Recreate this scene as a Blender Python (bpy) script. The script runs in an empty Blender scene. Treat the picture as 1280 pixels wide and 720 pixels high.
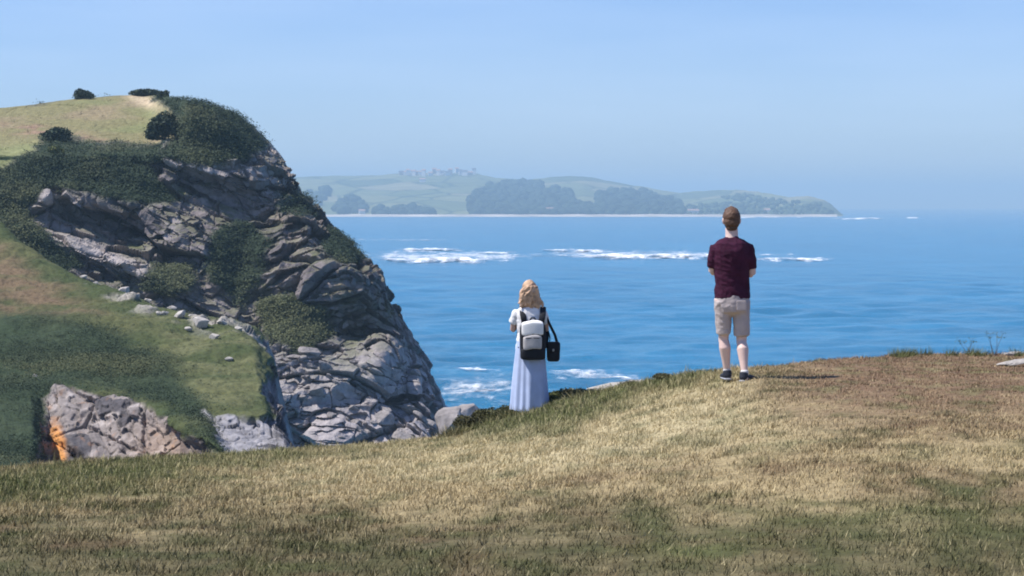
import bpy, math, random
import numpy as np
rng = np.random.default_rng(7)
random.seed(7)
scn = bpy.context.scene
col = scn.collection
# ------------------------------------------------------------------ camera, sky, sun, exposure
EYE = 26.0                       # metres above the sea
FPX = 1280 * 70 / 36             # focal length in photo pixels
PITCH = math.atan(103.5 / FPX)
cam_d = bpy.data.cameras.new('camera'); cam_d.lens = 70; cam_d.sensor_width = 36
cam_d.clip_start = 0.1; cam_d.clip_end = 60000
cam = bpy.data.objects.new('camera', cam_d); col.objects.link(cam)
cam.location = (0, 0, EYE); cam.rotation_euler = (math.pi / 2 - PITCH, 0, 0)
scn.camera = cam
SUN_EL, SUN_AZ = math.radians(58), math.radians(264)     # azimuth clockwise from +Y
sd = np.array([math.sin(SUN_AZ) * math.cos(SUN_EL), math.cos(SUN_AZ) * math.cos(SUN_EL), math.sin(SUN_EL)])
world = bpy.data.worlds.new('World'); scn.world = world; world.use_nodes = True
nt = world.node_tree; nt.nodes.clear()
sky = nt.nodes.new('ShaderNodeTexSky'); sky.sky_type = 'NISHITA'; sky.sun_disc = False
sky.sun_elevation = SUN_EL; sky.sun_rotation = SUN_AZ
sky.altitude = 0; sky.air_density = 1.0; sky.dust_density = 0.3; sky.ozone_density = 4.0
bg = nt.nodes.new('ShaderNodeBackground'); bg.inputs['Strength'].default_value = 0.09
wo = nt.nodes.new('ShaderNodeOutputWorld')
tint = nt.nodes.new('ShaderNodeMix'); tint.data_type = 'RGBA'; tint.blend_type = 'MULTIPLY'; tint.inputs[0].default_value = 1
tint.inputs[7].default_value = (.765, .85, 1.14, 1)              # even colour balance of the whole sky
nt.links.new(sky.outputs[0], tint.inputs[6]); 
tc_ = nt.nodes.new('ShaderNodeTexCoord'); mp_ = nt.nodes.new('ShaderNodeMapping'); mp_.inputs['Scale'].default_value = (3, 3, 22); mp_.inputs['Rotation'].default_value = (.12, .05, 0)
nz_ = nt.nodes.new('ShaderNodeTexNoise'); nz_.inputs['Scale'].default_value = 1.6; nz_.inputs['Detail'].default_value = 6
rm_ = nt.nodes.new('ShaderNodeMapRange'); rm_.inputs['From Min'].default_value = .42; rm_.inputs['From Max'].default_value = .8; rm_.inputs['To Max'].default_value = .16
veil = nt.nodes.new('ShaderNodeMix'); veil.data_type = 'RGBA'; veil.inputs[7].default_value = (6.6, 7.6, 9.2, 1)   # faint high cloud
nt.links.new(tc_.outputs['Generated'], mp_.inputs[0]); nt.links.new(mp_.outputs[0], nz_.inputs[0]); nt.links.new(nz_.outputs['Fac'], rm_.inputs[0])
nt.links.new(rm_.outputs[0], veil.inputs[0]); nt.links.new(tint.outputs[2], veil.inputs[6]); nt.links.new(veil.outputs[2], bg.inputs[0]); nt.links.new(bg.outputs[0], wo.inputs[0])
sun_d = bpy.data.lights.new('sun', 'SUN'); sun_d.energy = 4.2; sun_d.angle = math.radians(0.53)
sun_d.color = (1.0, 0.96, 0.91)
sun = bpy.data.objects.new('sun', sun_d); col.objects.link(sun)
from mathutils import Vector
sun.rotation_euler = Vector((-sd[0], -sd[1], -sd[2])).to_track_quat('-Z', 'Y').to_euler()
sun.location = (-60, -20, 120)
scn.view_settings.view_transform = 'Standard'; scn.view_settings.look = 'None'
scn.view_settings.exposure = 0.65; scn.view_settings.gamma = 1
scn.cycles.use_denoising = True
scn.cycles.max_bounces = 6; scn.cycles.volume_bounces = 0
scn.cycles.filter_width = 1.9

# ------------------------------------------------------------------ numeric helpers
_G = rng.normal(size=(256, 3)); _G /= np.linalg.norm(_G, axis=1)[:, None]
def _hash(i, j, k):
    h = (i.astype(np.int64) * 73856093) ^ (j.astype(np.int64) * 19349663) ^ (k.astype(np.int64) * 83492791)
    h = (h ^ (h >> 13)) * 1274126177
    return (h ^ (h >> 16)) & 0x7fffffff
def perlin(p):
    p = np.asarray(p, float); f = np.floor(p); i = f.astype(np.int64); r = p - f
    u = r * r * r * (r * (r * 6 - 15) + 10); out = 0
    for a in (0, 1):
        wa = u[:, 0] if a else 1 - u[:, 0]
        for b in (0, 1):
            wb = wa * (u[:, 1] if b else 1 - u[:, 1])
            for c in (0, 1):
                g = _G[_hash(i[:, 0] + a, i[:, 1] + b, i[:, 2] + c) & 255]
                d = g[:, 0] * (r[:, 0] - a) + g[:, 1] * (r[:, 1] - b) + g[:, 2] * (r[:, 2] - c)
                out = out + d * wb * (u[:, 2] if c else 1 - u[:, 2])
    return out * 1.5
def fbm(p, oct=4, gain=.5):
    p = np.asarray(p, float); s = 0; a = 1; n = 0
    for k in range(oct):
        s = s + a * perlin(p + 17.3 * k); n += a; a *= gain; p = p * 2.03
    return s / n
def ridged(p, oct=4):
    p = np.asarray(p, float); s = 0; a = 1; n = 0
    for k in range(oct):
        s = s + a * (1 - np.abs(perlin(p + 9.1 * k)) * 2); n += a; a *= .5; p = p * 2.1
    return s / n
def cells(p, seed=0):
    """nearest jittered cell: random value, random tilt of that cell, edge distance (F2-F1)"""
    p = np.asarray(p, float); f = np.floor(p).astype(np.int64)
    n = len(p); d1 = np.full(n, 9.); d2 = np.full(n, 9.); hid = np.zeros(n, np.int64); cen = np.zeros((n, 3))
    for a in (-1, 0, 1):
        for b in (-1, 0, 1):
            for c in (-1, 0, 1):
                q = f + np.array([a, b, c]); h = _hash(q[:, 0] + seed, q[:, 1], q[:, 2] - seed)
                j = np.stack([(h & 1023) / 1023., ((h >> 10) & 1023) / 1023., ((h >> 20) & 1023) / 1023.], 1)
                pos = q + .1 + .8 * j; d = ((p - pos) ** 2).sum(1)
                m = d < d1
                d2 = np.where(m, d1, np.minimum(d2, d)); d1 = np.where(m, d, d1)
                hid = np.where(m, h, hid); cen[m] = pos[m]
    h2 = _hash(hid, hid >> 7, hid >> 3)
    val = (h2 & 4095) / 4095.
    tilt = np.stack([((h2 >> 3) & 1023) / 511.5 - 1, ((h2 >> 12) & 1023) / 511.5 - 1, ((h2 >> 20) & 1023) / 511.5 - 1], 1)
    return val, ((p - cen) * tilt).sum(1), np.sqrt(d2) - np.sqrt(d1)
def sstep(a, b, x):
    t = np.clip((x - a) / (b - a), 0, 1); return t * t * (3 - 2 * t)
def mix(a, b, t):
    t = np.asarray(t)[:, None]; return np.asarray(a) * (1 - t) + np.asarray(b) * t
CA, SA = math.cos(PITCH), math.sin(PITCH)
def pt(px, py, D):
    """point of the place seen at photo pixel (px, py) when it stands D metres ahead"""
    px = np.asarray(px, float); py = np.asarray(py, float); D = np.asarray(D, float)
    v = (360 - py) / FPX; s = D / (CA + v * SA)
    return np.stack(np.broadcast_arrays((px - 640) / FPX * s, D, EYE + (-SA + v * CA) * s), -1)
def proj(p):
    x, y, z = p[..., 0], p[..., 1], p[..., 2] - EYE
    f = y * CA - z * SA; u = y * SA + z * CA
    f = np.maximum(f, .1)
    return 640 + x / f * FPX, 360 - u / f * FPX
def sdpoly(px, py, poly):
    """signed distance, positive inside"""
    P = np.asarray(poly, float); n = len(P); d = np.full(px.shape, 1e18); ins = np.zeros(px.shape, bool)
    for i in range(n):
        a, b = P[i], P[(i + 1) % n]; e = b - a
        wx, wy = px - a[0], py - a[1]
        t = np.clip((wx * e[0] + wy * e[1]) / (e @ e + 1e-9), 0, 1)
        d = np.minimum(d, (wx - e[0] * t) ** 2 + (wy - e[1] * t) ** 2)
        c = (a[1] > py) != (b[1] > py)
        xi = a[0] + (py - a[1]) * e[0] / (e[1] if e[1] else 1e-9)
        ins ^= c & (px < xi)
    return np.where(ins, 1, -1) * np.sqrt(d)
def gauss(px, py, cx, cy, rx, ry, ang=0):
    c, s = math.cos(math.radians(ang)), math.sin(math.radians(ang))
    x, y = px - cx, py - cy
    a, b = (x * c + y * s) / rx, (-x * s + y * c) / ry
    return np.exp(-(a * a + b * b))

# ------------------------------------------------------------------ object helpers
def setp(o, label=None, cat=None, group=None, kind=None):
    if label: o['label'] = label
    if cat: o['category'] = cat
    if group: o['group'] = group
    if kind: o['kind'] = kind
    return o
def np_mesh(name, verts, faces, cols=None, smooth=True):
    verts = np.asarray(verts, np.float32); faces = np.asarray(faces, np.int32)
    me = bpy.data.meshes.new(name); k = faces.shape[1]
    me.vertices.add(len(verts)); me.vertices.foreach_set('co', verts.ravel())
    me.loops.add(faces.size); me.loops.foreach_set('vertex_index', faces.ravel())
    me.polygons.add(len(faces)); me.polygons.foreach_set('loop_start', np.arange(0, faces.size, k, dtype=np.int32))
    try: me.polygons.foreach_set('loop_total', np.full(len(faces), k, np.int32))
    except Exception: pass
    me.polygons.foreach_set('use_smooth', np.full(len(faces), smooth, bool))
    if cols is not None:
        at = me.attributes.new('Col', 'FLOAT_COLOR', 'POINT')
        c = np.ones((len(verts), 4), np.float32); c[:, :3] = np.clip(cols, 0, 1)
        at.data.foreach_set('color', c.ravel())
    me.update(calc_edges=True); me.validate()
    return me
def link(name, me, mat=None, parent=None, loc=None):
    o = bpy.data.objects.new(name, me); col.objects.link(o)
    if mat and me is not None and not me.materials: me.materials.append(mat)
    if parent: o.parent = parent
    if loc is not None: o.location = loc
    return o
def empty(name, loc=(0, 0, 0), rz=0):
    o = bpy.data.objects.new(name, None); col.objects.link(o); o.location = loc; o.rotation_euler = (0, 0, rz)
    o.empty_display_size = .3
    return o
def grid_faces(nr, nc):
    i = np.arange(nr - 1)[:, None] * nc + np.arange(nc - 1)[None, :]
    return np.stack([i, i + 1, i + nc + 1, i + nc], -1).reshape(-1, 4)
def grid_normals(P):
    du = np.gradient(P, axis=1); dv = np.gradient(P, axis=0)
    n = np.cross(du, dv); n /= np.linalg.norm(n, axis=2)[..., None] + 1e-9
    return n

# ------------------------------------------------------------------ materials
def mat(name, base=(.5, .5, .5), rough=.8, attr=None, nscale=None, namp=.25, bump=0, bscale=None, spec=.3, ndetail=5, extra=None):
    m = bpy.data.materials.new(name); m.use_nodes = True; t = m.node_tree; n = t.nodes; l = t.links
    b = n['Principled BSDF']; b.inputs['Roughness'].default_value = rough
    b.inputs['Specular IOR Level'].default_value = spec
    src = None
    if attr:
        a = n.new('ShaderNodeAttribute'); a.attribute_name = attr; src = a.outputs['Color']
    geo = n.new('ShaderNodeNewGeometry') if attr else n.new('ShaderNodeTexCoord')
    pos = geo.outputs['Position'] if attr else geo.outputs['Object']
    if nscale:
        t1 = n.new('ShaderNodeTexNoise'); t1.inputs['Scale'].default_value = nscale; t1.inputs['Detail'].default_value = ndetail
        t1.inputs['Roughness'].default_value = .65
        l.new(pos, t1.inputs['Vector'])
        mr = n.new('ShaderNodeMapRange'); l.new(t1.outputs['Fac'], mr.inputs['Value'])
        mr.inputs['From Min'].default_value = .25; mr.inputs['From Max'].default_value = .75
        mr.inputs['To Min'].default_value = 1 - namp; mr.inputs['To Max'].default_value = 1 + namp
        mx = n.new('ShaderNodeVectorMath'); mx.operation = 'SCALE'
        if src: l.new(src, mx.inputs[0])
        else: mx.inputs[0].default_value = base
        l.new(mr.outputs[0], mx.inputs['Scale']); src = mx.outputs[0]
    if src: l.new(src, b.inputs['Base Color'])
    else: b.inputs['Base Color'].default_value = (*base, 1)
    if bump:
        t2 = n.new('ShaderNodeTexNoise'); t2.inputs['Scale'].default_value = bscale or nscale or 10; t2.inputs['Detail'].default_value = 6
        l.new(pos, t2.inputs['Vector'])
        bp = n.new('ShaderNodeBump'); bp.inputs['Strength'].default_value = 1; bp.inputs['Distance'].default_value = bump
        l.new(t2.outputs['Fac'], bp.inputs['Height']); l.new(bp.outputs[0], b.inputs['Normal'])
    return m
M = {}
M['ground'] = mat('meadow_soil', attr='Col', nscale=9, namp=.4, bump=.02, bscale=25, rough=.95, spec=.1)
M['blade'] = mat('grass_blade', attr='Col', rough=.8, spec=.06)
M['cliff'] = mat('cliff_rock', attr='Col', nscale=1.1, namp=.35, bump=.25, bscale=1.6, rough=.9, spec=.2, ndetail=8)
M['slope'] = mat('slope_turf', attr='Col', nscale=1.6, namp=.4, bump=.18, bscale=2.2, rough=.95, spec=.1, ndetail=8)
M['leaf'] = mat('leaf', attr='Col', rough=.75, spec=.15)
M['far'] = mat('far_land', attr='Col', nscale=.02, namp=.25, rough=.95, spec=.05)
M['boulder'] = mat('boulder_rock', base=(.23, .208, .20), nscale=2.6, namp=.5, bump=.16, bscale=3.5, rough=.9, spec=.2)
M['pale_rock'] = mat('pale_rock', base=(.42, .385, .345), nscale=3, namp=.25, bump=.04, bscale=8, rough=.9, spec=.2)
def foam_mat():
    """thin foam: how much of the water it covers is stored per vertex and broken up by noise"""
    m = bpy.data.materials.new('sea_foam'); m.use_nodes = True; t = m.node_tree; n = t.nodes; l = t.links
    b = n['Principled BSDF']; b.inputs['Base Color'].default_value = (.84, .87, .9, 1); b.inputs['Roughness'].default_value = .9
    a = n.new('ShaderNodeAttribute'); a.attribute_name = 'Col'
    g = n.new('ShaderNodeNewGeometry'); mp = n.new('ShaderNodeMapping'); mp.inputs['Scale'].default_value = (.5, .12, 0)
    l.new(g.outputs['Position'], mp.inputs[0])
    z = n.new('ShaderNodeTexNoise'); z.inputs['Scale'].default_value = 1; z.inputs['Detail'].default_value = 4; l.new(mp.outputs[0], z.inputs[0])
    k = n.new('ShaderNodeMath'); k.operation = 'MULTIPLY_ADD'; l.new(z.outputs['Fac'], k.inputs[0]); k.inputs[1].default_value = 1.4; k.inputs[2].default_value = -.7
    e = n.new('ShaderNodeMath'); e.operation = 'MULTIPLY_ADD'; l.new(a.outputs['Fac'], e.inputs[0]); e.inputs[1].default_value = 1.25; l.new(k.outputs[0], e.inputs[2])
    f = n.new('ShaderNodeMath'); f.operation = 'MULTIPLY'; f.use_clamp = True; l.new(e.outputs[0], f.inputs[0]); l.new(a.outputs['Fac'], f.inputs[1])
    l.new(f.outputs[0], b.inputs['Alpha'])
    return m
M['foam'] = foam_mat()
M['stem'] = mat('woody_stem', base=(.10, .07, .045), nscale=30, namp=.3, rough=.9)
M['skin'] = mat('skin', base=(.56, .36, .28), nscale=14, namp=.06, rough=.55)
M['skin_pale'] = mat('pale_skin', base=(.66, .48, .42), nscale=14, namp=.06, rough=.55)
M['eye'] = mat('eye_white', base=(.75, .73, .7), rough=.3, nscale=60, namp=.03)
M['shirt'] = mat('maroon_cotton', base=(.05, .012, .03), nscale=9, namp=.35, bump=.006, bscale=14, rough=.9, spec=.15)
M['shorts'] = mat('beige_cotton', base=(.44, .38, .36), nscale=10, namp=.12, bump=.006, bscale=16, rough=.9, spec=.15)
M['brown_hair'] = mat('brown_hair', base=(.105, .058, .036), nscale=30, namp=.5, bump=.006, bscale=60, rough=.6)
M['blond_hair'] = mat('auburn_blond_hair', base=(.50, .32, .20), nscale=14, namp=.7, bump=.012, bscale=24, rough=.6)
M['white_cotton'] = mat('white_cotton', base=(.75, .73, .72), nscale=12, namp=.08, bump=.004, bscale=18, rough=.9, spec=.15)
M['blue_cotton'] = mat('pale_blue_cotton', base=(.42, .49, .66), nscale=7, namp=.12, rough=.9, spec=.15)
M['shoe'] = mat('dark_shoe', base=(.02, .024, .035), nscale=30, namp=.2, rough=.7)
M['sole'] = mat('shoe_sole', base=(.32, .33, .36), nscale=30, namp=.1, rough=.8)
M['sock'] = mat('sock', base=(.6, .58, .56), nscale=40, namp=.1, rough=.9)
M['black_canvas'] = mat('black_canvas', base=(.014, .015, .019), nscale=25, namp=.3, rough=.8)
M['cream_canvas'] = mat('cream_canvas', base=(.80, .78, .75), nscale=20, namp=.08, rough=.85)
M['grey_canvas'] = mat('grey_beige_canvas', base=(.46, .43, .41), nscale=20, namp=.15, rough=.85)
M['metal'] = mat('dull_metal', base=(.35, .34, .32), nscale=30, namp=.1, rough=.4)
M['house_white'] = mat('white_render', base=(.85, .78, .75), nscale=.3, namp=.1, rough=.9)
M['house_cream'] = mat('cream_render', base=(.55, .44, .38), nscale=.3, namp=.1, rough=.9)
M['roof_tile'] = mat('roof_tile', base=(.42, .27, .21), nscale=.5, namp=.2, rough=.9)
M['slate'] = mat('roof_slate', base=(.13, .12, .13), nscale=.5, namp=.2, rough=.9)

# water
def water_mat():
    m = bpy.data.materials.new('sea_water'); m.use_nodes = True; t = m.node_tree; n = t.nodes; l = t.links
    b = n['Principled BSDF']; b.inputs['Roughness'].default_value = .18; b.inputs['IOR'].default_value = 1.33
    g = n.new('ShaderNodeNewGeometry')
    mp = n.new('ShaderNodeMapping'); mp.inputs['Scale'].default_value = (.013, .05, 0); l.new(g.outputs['Position'], mp.inputs[0])
    a = n.new('ShaderNodeTexNoise'); a.inputs['Scale'].default_value = 1; a.inputs['Detail'].default_value = 5; l.new(mp.outputs[0], a.inputs[0])
    r = n.new('ShaderNodeValToRGB'); l.new(a.outputs['Fac'], r.inputs[0])
    r.color_ramp.elements[0].position = .32; r.color_ramp.elements[0].color = (.008, .125, .24, 1)
    r.color_ramp.elements[1].position = .68; r.color_ramp.elements[1].color = (.017, .195, .36, 1)
    l.new(r.outputs[0], b.inputs['Base Color'])
    m2 = n.new('ShaderNodeMapping'); m2.inputs['Scale'].default_value = (.6, 1.5, 1); m2.inputs['Rotation'].default_value = (0, 0, .15)
    l.new(g.outputs['Position'], m2.inputs[0])
    w = n.new('ShaderNodeTexNoise'); w.inputs['Scale'].default_value = 1; w.inputs['Detail'].default_value = 7; w.inputs['Roughness'].default_value = .6
    l.new(m2.outputs[0], w.inputs[0])
    bp = n.new('ShaderNodeBump'); bp.inputs['Distance'].default_value = .7; bp.inputs['Strength'].default_value = 1
    l.new(w.outputs['Fac'], bp.inputs['Height']); l.new(bp.outputs[0], b.inputs['Normal'])
    return m
M['water'] = water_mat()

# ================================================================== THE MEADOW (foreground clifftop)
_ex = np.array([-60, -20, -9, -5.2, -3.3, -2.1, -.75, -.42, 0, .22, .5, 1.1, 1.83, 2.5, 3.47, 5.1, 6.4, 12, 60])
_ey = np.array([13, 16.5, 18.6, 20.2, 22., 23, 24.4, 25, 25.6, 25.8, 25.7, 25.0, 23.4, 21.9, 23.2, 25.0, 25.4, 26, 27])
_ep = np.array([612, 606, 598, 590, 573, 562, 547, 537, 520, 512, 503, 489, 471, 463, 452, 443, 442, 440, 440.])
_fx = np.linspace(-60, 60, 2401)
def _smooth(v, w):
    k = np.exp(-np.linspace(-2, 2, 2 * w + 1) ** 2); k /= k.sum()
    return np.convolve(np.pad(v, w, 'edge'), k, 'valid')
_fy = _smooth(np.interp(_fx, _ex, _ey), 10)
_fz = _smooth(np.interp(_fx, _ex, -(_ep - 256.5) / FPX * _ey), 8)
def edge_y(x): return np.interp(x, _fx, _fy)
def ground_z(x, y):
    x = np.asarray(x, float); y = np.asarray(y, float)
    ye = edge_y(x); ze = np.interp(x, _fx, _fz)
    t = (y - 7) / (ye - 7)
    zn = -1.62 - .012 * (x + 2)
    z = zn + (ze - zn) * np.clip(t, 0, 1) ** 1.15
    z = np.where(t < 0, zn - .0 * t, z)
    o = np.maximum(y - ye, 0)                                   # beyond the edge: a rounded lip, then the drop
    z = z - np.where(o < 1.2, .35 * o ** 1.6, .35 * 1.2 ** 1.6 + (o - 1.2) * 1.5 + .12 * (o - 1.2) ** 2)
    sh = x.shape; p = np.stack([x.ravel(), y.ravel(), np.zeros(x.size)], 1)
    bumps = .05 * fbm(p * .5, 2) + .022 * fbm(p * 1.7 + 5, 3)
    return EYE + z + bumps.reshape(sh)
C_STRAW = np.array([.35, .275, .15]); C_PALE = np.array([.46, .385, .225]); C_BROWN = np.array([.19, .125, .07])
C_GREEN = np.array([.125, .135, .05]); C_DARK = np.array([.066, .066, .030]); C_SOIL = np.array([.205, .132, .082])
def meadow_color(x, y, z, jitter=0):
    P = np.stack([x, y, z], 1); px, py = proj(P)
    n1 = fbm(P * np.array([.55, .35, 0]) + 3, 4); n2 = fbm(P * np.array([1.3, .9, 0]) + 31, 4); n3 = fbm(P * np.array([3.1, 2.2, 0]) + 77, 3)
    def zone(v, s): return np.clip(v + s * .8 * n2 + .75 * n3, 0, 1)
    c = np.tile(C_STRAW, (len(x), 1))
    c = mix(c, C_BROWN, sstep(.0, .42, n1 + .55 * n3) * .75)
    crest = np.clip(1.15 * gauss(px, py, 620, 565, 340, 30, -5) + gauss(px, py, 800, 515, 170, 32, -12), 0, 1)
    c = mix(c, C_PALE, zone(crest * 1.1, .5) * (crest > .12))
    right = sstep(880, 1060, px) * sstep(575, 480, py)
    c = mix(c, C_SOIL, zone(right * 1.0, .6) * sstep(.05, .35, right))
    c = mix(c, C_STRAW, sstep(.08, .3, n3) * right * .7)
    gr = np.clip(gauss(px, py, 60, 606, 230, 26, -6) * 1.1 + gauss(px, py, 735, 507, 85, 18, -18) * 1.2 + gauss(px, py, 860, 478, 60, 10, -8) * .8
                 + gauss(px, py, 640, 528, 60, 12, -14) + gauss(px, py, 350, 570, 160, 10, -4) * .5, 0, 1)
    c = mix(c, C_GREEN, zone(gr * .95, .7) * (gr > .1))
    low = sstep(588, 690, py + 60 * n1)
    c = mix(c, C_DARK, zone(low * .92, .8) * sstep(0, .3, low) * .92)  # darker green-brown grass low down, partly vignette darkening put into the colour
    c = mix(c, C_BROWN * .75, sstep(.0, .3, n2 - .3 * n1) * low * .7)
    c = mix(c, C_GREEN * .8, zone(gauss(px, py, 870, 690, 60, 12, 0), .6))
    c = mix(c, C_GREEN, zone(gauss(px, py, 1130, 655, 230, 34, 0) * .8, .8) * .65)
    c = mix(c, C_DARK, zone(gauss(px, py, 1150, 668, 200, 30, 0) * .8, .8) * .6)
    return c, right, gr, low
def build_meadow():
    xs = np.unique(np.concatenate([np.linspace(-60, -11, 40), np.linspace(-11, 12, 260), np.linspace(12, 60, 40)]))
    ts = np.concatenate([np.linspace(-40, 5, 22)[:-1], np.linspace(5, 1000, 2)[:0]])
    rows = []
    ye = edge_y(xs)
    for y in ts: rows.append(np.full_like(xs, y))
    for t in np.linspace(0, 1, 200): rows.append(5 + (ye - 5) * t)
    for o in (.1, .2, .35, .5, .7, .9, 1.2, 1.6, 2.2, 3, 4, 5.5, 7, 8.5, 10): rows.append(ye + o)
    Y = np.array(rows); X = np.tile(xs, (len(rows), 1))
    Z = np.maximum(ground_z(X, Y), -1.5 + 0 * X)
    V = np.stack([X, Y, Z], -1).reshape(-1, 3)
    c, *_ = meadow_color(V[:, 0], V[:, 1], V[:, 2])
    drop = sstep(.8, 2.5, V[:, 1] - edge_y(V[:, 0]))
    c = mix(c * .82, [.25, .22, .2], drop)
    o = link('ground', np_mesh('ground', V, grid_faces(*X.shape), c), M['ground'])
    setp(o, 'dry straw and green clifftop meadow in the foreground', kind='structure')
build_meadow()
def blades(x, y, length, width, color, lean=.35, name='grass', zoff=0):
    n = len(x); z = ground_z(x, y) - .006 + zoff
    a = rng.uniform(0, 2 * np.pi, n); w = np.stack([np.cos(a), np.sin(a), 0 * a], 1) * (width / 2)[:, None]
    la = rng.uniform(0, 2 * np.pi, n); lm = rng.uniform(.1, 1, n) * lean * 2.3
    d = np.stack([np.cos(la) * lm + .18, np.sin(la) * lm + .03, np.ones(n)], 1); d /= np.linalg.norm(d, axis=1)[:, None]
    b = np.stack([x, y, z], 1); L = length[:, None]
    tip = b + d * L * .95 + np.stack([np.cos(la) * lm, np.sin(la) * lm, -.25 * lm], 1) * L * .35
    V = np.stack([b - w, b + w, tip + w * .2, tip - w * .2], 1).reshape(-1, 3)
    F = np.arange(n)[:, None] * 4 + np.array([[0, 1, 2, 3]])
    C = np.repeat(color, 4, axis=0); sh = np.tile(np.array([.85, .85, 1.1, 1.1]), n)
    return np_mesh(name, V, F, C * sh[:, None], smooth=False)
def build_grass():
    N = 1150000
    y = np.sqrt(rng.uniform(6.3 ** 2, 26.2 ** 2, N)); x = rng.uniform(-1, 1, N) * (.285 * y + 5.5); off = np.abs(x) > .275 * y + .7; thin = off & (rng.uniform(0, 1, N) < .5); x = np.where(thin, 99, x)
    k = (y < edge_y(x) + .55) & (x < 90); x, y = x[k], y[k]
    P = np.stack([x, y, 0 * x], 1)
    cl = fbm(P * 4.2, 2) + .5 * fbm(P * np.array([1.2, 1.0, 1]) + 9, 2)
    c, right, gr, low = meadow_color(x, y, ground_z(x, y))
    worn = sstep(.12, .4, fbm(P * np.array([.45, .8, 1]) + 55, 3))
    keep = rng.uniform(0, 1, len(x)) < np.clip(.72 + .7 * cl, .2, 1) * (1 - .45 * right) * (1 - .6 * worn)
    x, y, c, right, gr, low, cl = x[keep], y[keep], c[keep], right[keep], gr[keep], low[keep], cl[keep]
    n = len(x)
    ed = np.exp(-np.maximum(edge_y(x) - y, 0) / .5)
    L = rng.uniform(.018, .05, n) * (1 + .9 * np.clip(cl, -.3, .6)) * (1 - .35 * right) * (1 + .7 * gr) * (1 + .25 * ed)
    long_ = rng.uniform(0, 1, n) < .015; L = np.where(long_, L * 1.9, L)
    W = (.0036 + .00028 * y) * rng.uniform(.7, 1.4, n)
    v = rng.normal(1, .17, n)[:, None]
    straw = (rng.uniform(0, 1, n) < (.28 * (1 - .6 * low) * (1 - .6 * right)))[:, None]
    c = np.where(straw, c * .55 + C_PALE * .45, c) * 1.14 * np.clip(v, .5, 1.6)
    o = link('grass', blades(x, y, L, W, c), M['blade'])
    setp(o, 'short dry grass covering the clifftop meadow', kind='stuff')
build_grass()

def build_long_grass():
    n = 9000; x = rng.uniform(-.85, 1.25, n); y = edge_y(x) - rng.uniform(-.3, .75, n) ** 1.0
    P = np.stack([x * 2.2, y * 2.2, 0 * x], 1); k = fbm(P, 3) > -.12; x, y = x[k], y[k]; n = len(x)
    g = sstep(-.3, .4, fbm(np.stack([x * 1.4, y * 1.4, 0 * x + 5], 1), 2))
    c = mix([.13, .145, .05], [.085, .075, .035], g); st = rng.uniform(0, 1, n) < .2; c[st] = [.33, .28, .15]
    L = rng.uniform(.05, .19, n) * (.7 + .5 * g) * sstep(1.3, .6, x)
    setp(link('long_grass', blades(x, y, L, rng.uniform(.005, .011, n), c * np.clip(rng.normal(1, .2, n), .5, 1.5)[:, None], .5, 'long_grass'), M['blade']),
         'longer green grass along the cliff edge around the woman', kind='stuff')
    n = 2600; x = rng.uniform(4.6, 6.6, n); y = edge_y(x) - rng.uniform(-.1, .35, n); k = fbm(np.stack([x * 2.5, y, 0 * x], 1), 2) > .0; x, y = x[k], y[k]; n = len(x)
    setp(link('long_grass', blades(x, y, rng.uniform(.04, .15, n), rng.uniform(.005, .01, n), np.array([.12, .125, .05]) * np.clip(rng.normal(1, .25, n), .5, 1.6)[:, None], .5, 'long_grass'), M['blade']),
         'thin green grass tufts along the skyline at far right', kind='stuff')
build_long_grass()

# ================================================================== THE SEA
SEA_Z = 0.0
_wk = []
for i in range(46):
    lam = 3 * (24 / 3) ** rng.uniform(0, 1); th = math.radians(rng.normal(-80, 32)); A = .0058 * lam ** .9
    _wk.append((2 * math.pi / lam, th, A, rng.uniform(0, 6.28), lam))
def sea_height(x, y, dr):
    h = np.zeros_like(x)
    for k, th, A, ph, lam in _wk:
        w = np.clip(lam / (2.6 * dr) - .6, 0, 1)
        h += A * w * np.sin(k * (x * math.cos(th) + y * math.sin(th)) + ph)
    P = np.stack([x.ravel() * .004, y.ravel() * .007, 0 * x.ravel()], 1)
    return h * (1 + .8 * fbm(P, 2).reshape(x.shape)) * .8
def build_sea():
    d = np.concatenate([np.linspace(900, 300, 20)[:-1], np.linspace(300, 15, 430)[:-1], np.linspace(15, 4.5, 30)])
    r = EYE * FPX / d
    az = np.radians(np.concatenate([np.linspace(-110, -17, 24)[:-1], np.linspace(-17, -6.5, 60)[:-1], np.linspace(-6.5, 15.5, 380)[:-1], np.linspace(15.5, 110, 28)]))
    R, A = np.meshgrid(r, az, indexing='ij')
    X, Y = R * np.sin(A), R * np.cos(A)
    dr = np.abs(np.gradient(R, axis=0))
    Z = SEA_Z + sea_height(X, Y, dr)
    V = np.stack([X, Y, Z], -1).reshape(-1, 3)
    o = link('sea', np_mesh('sea', V, grid_faces(*X.shape)), M['water'])
    setp(o, 'blue sea stretching to the horizon', kind='structure')
build_sea()
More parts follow.
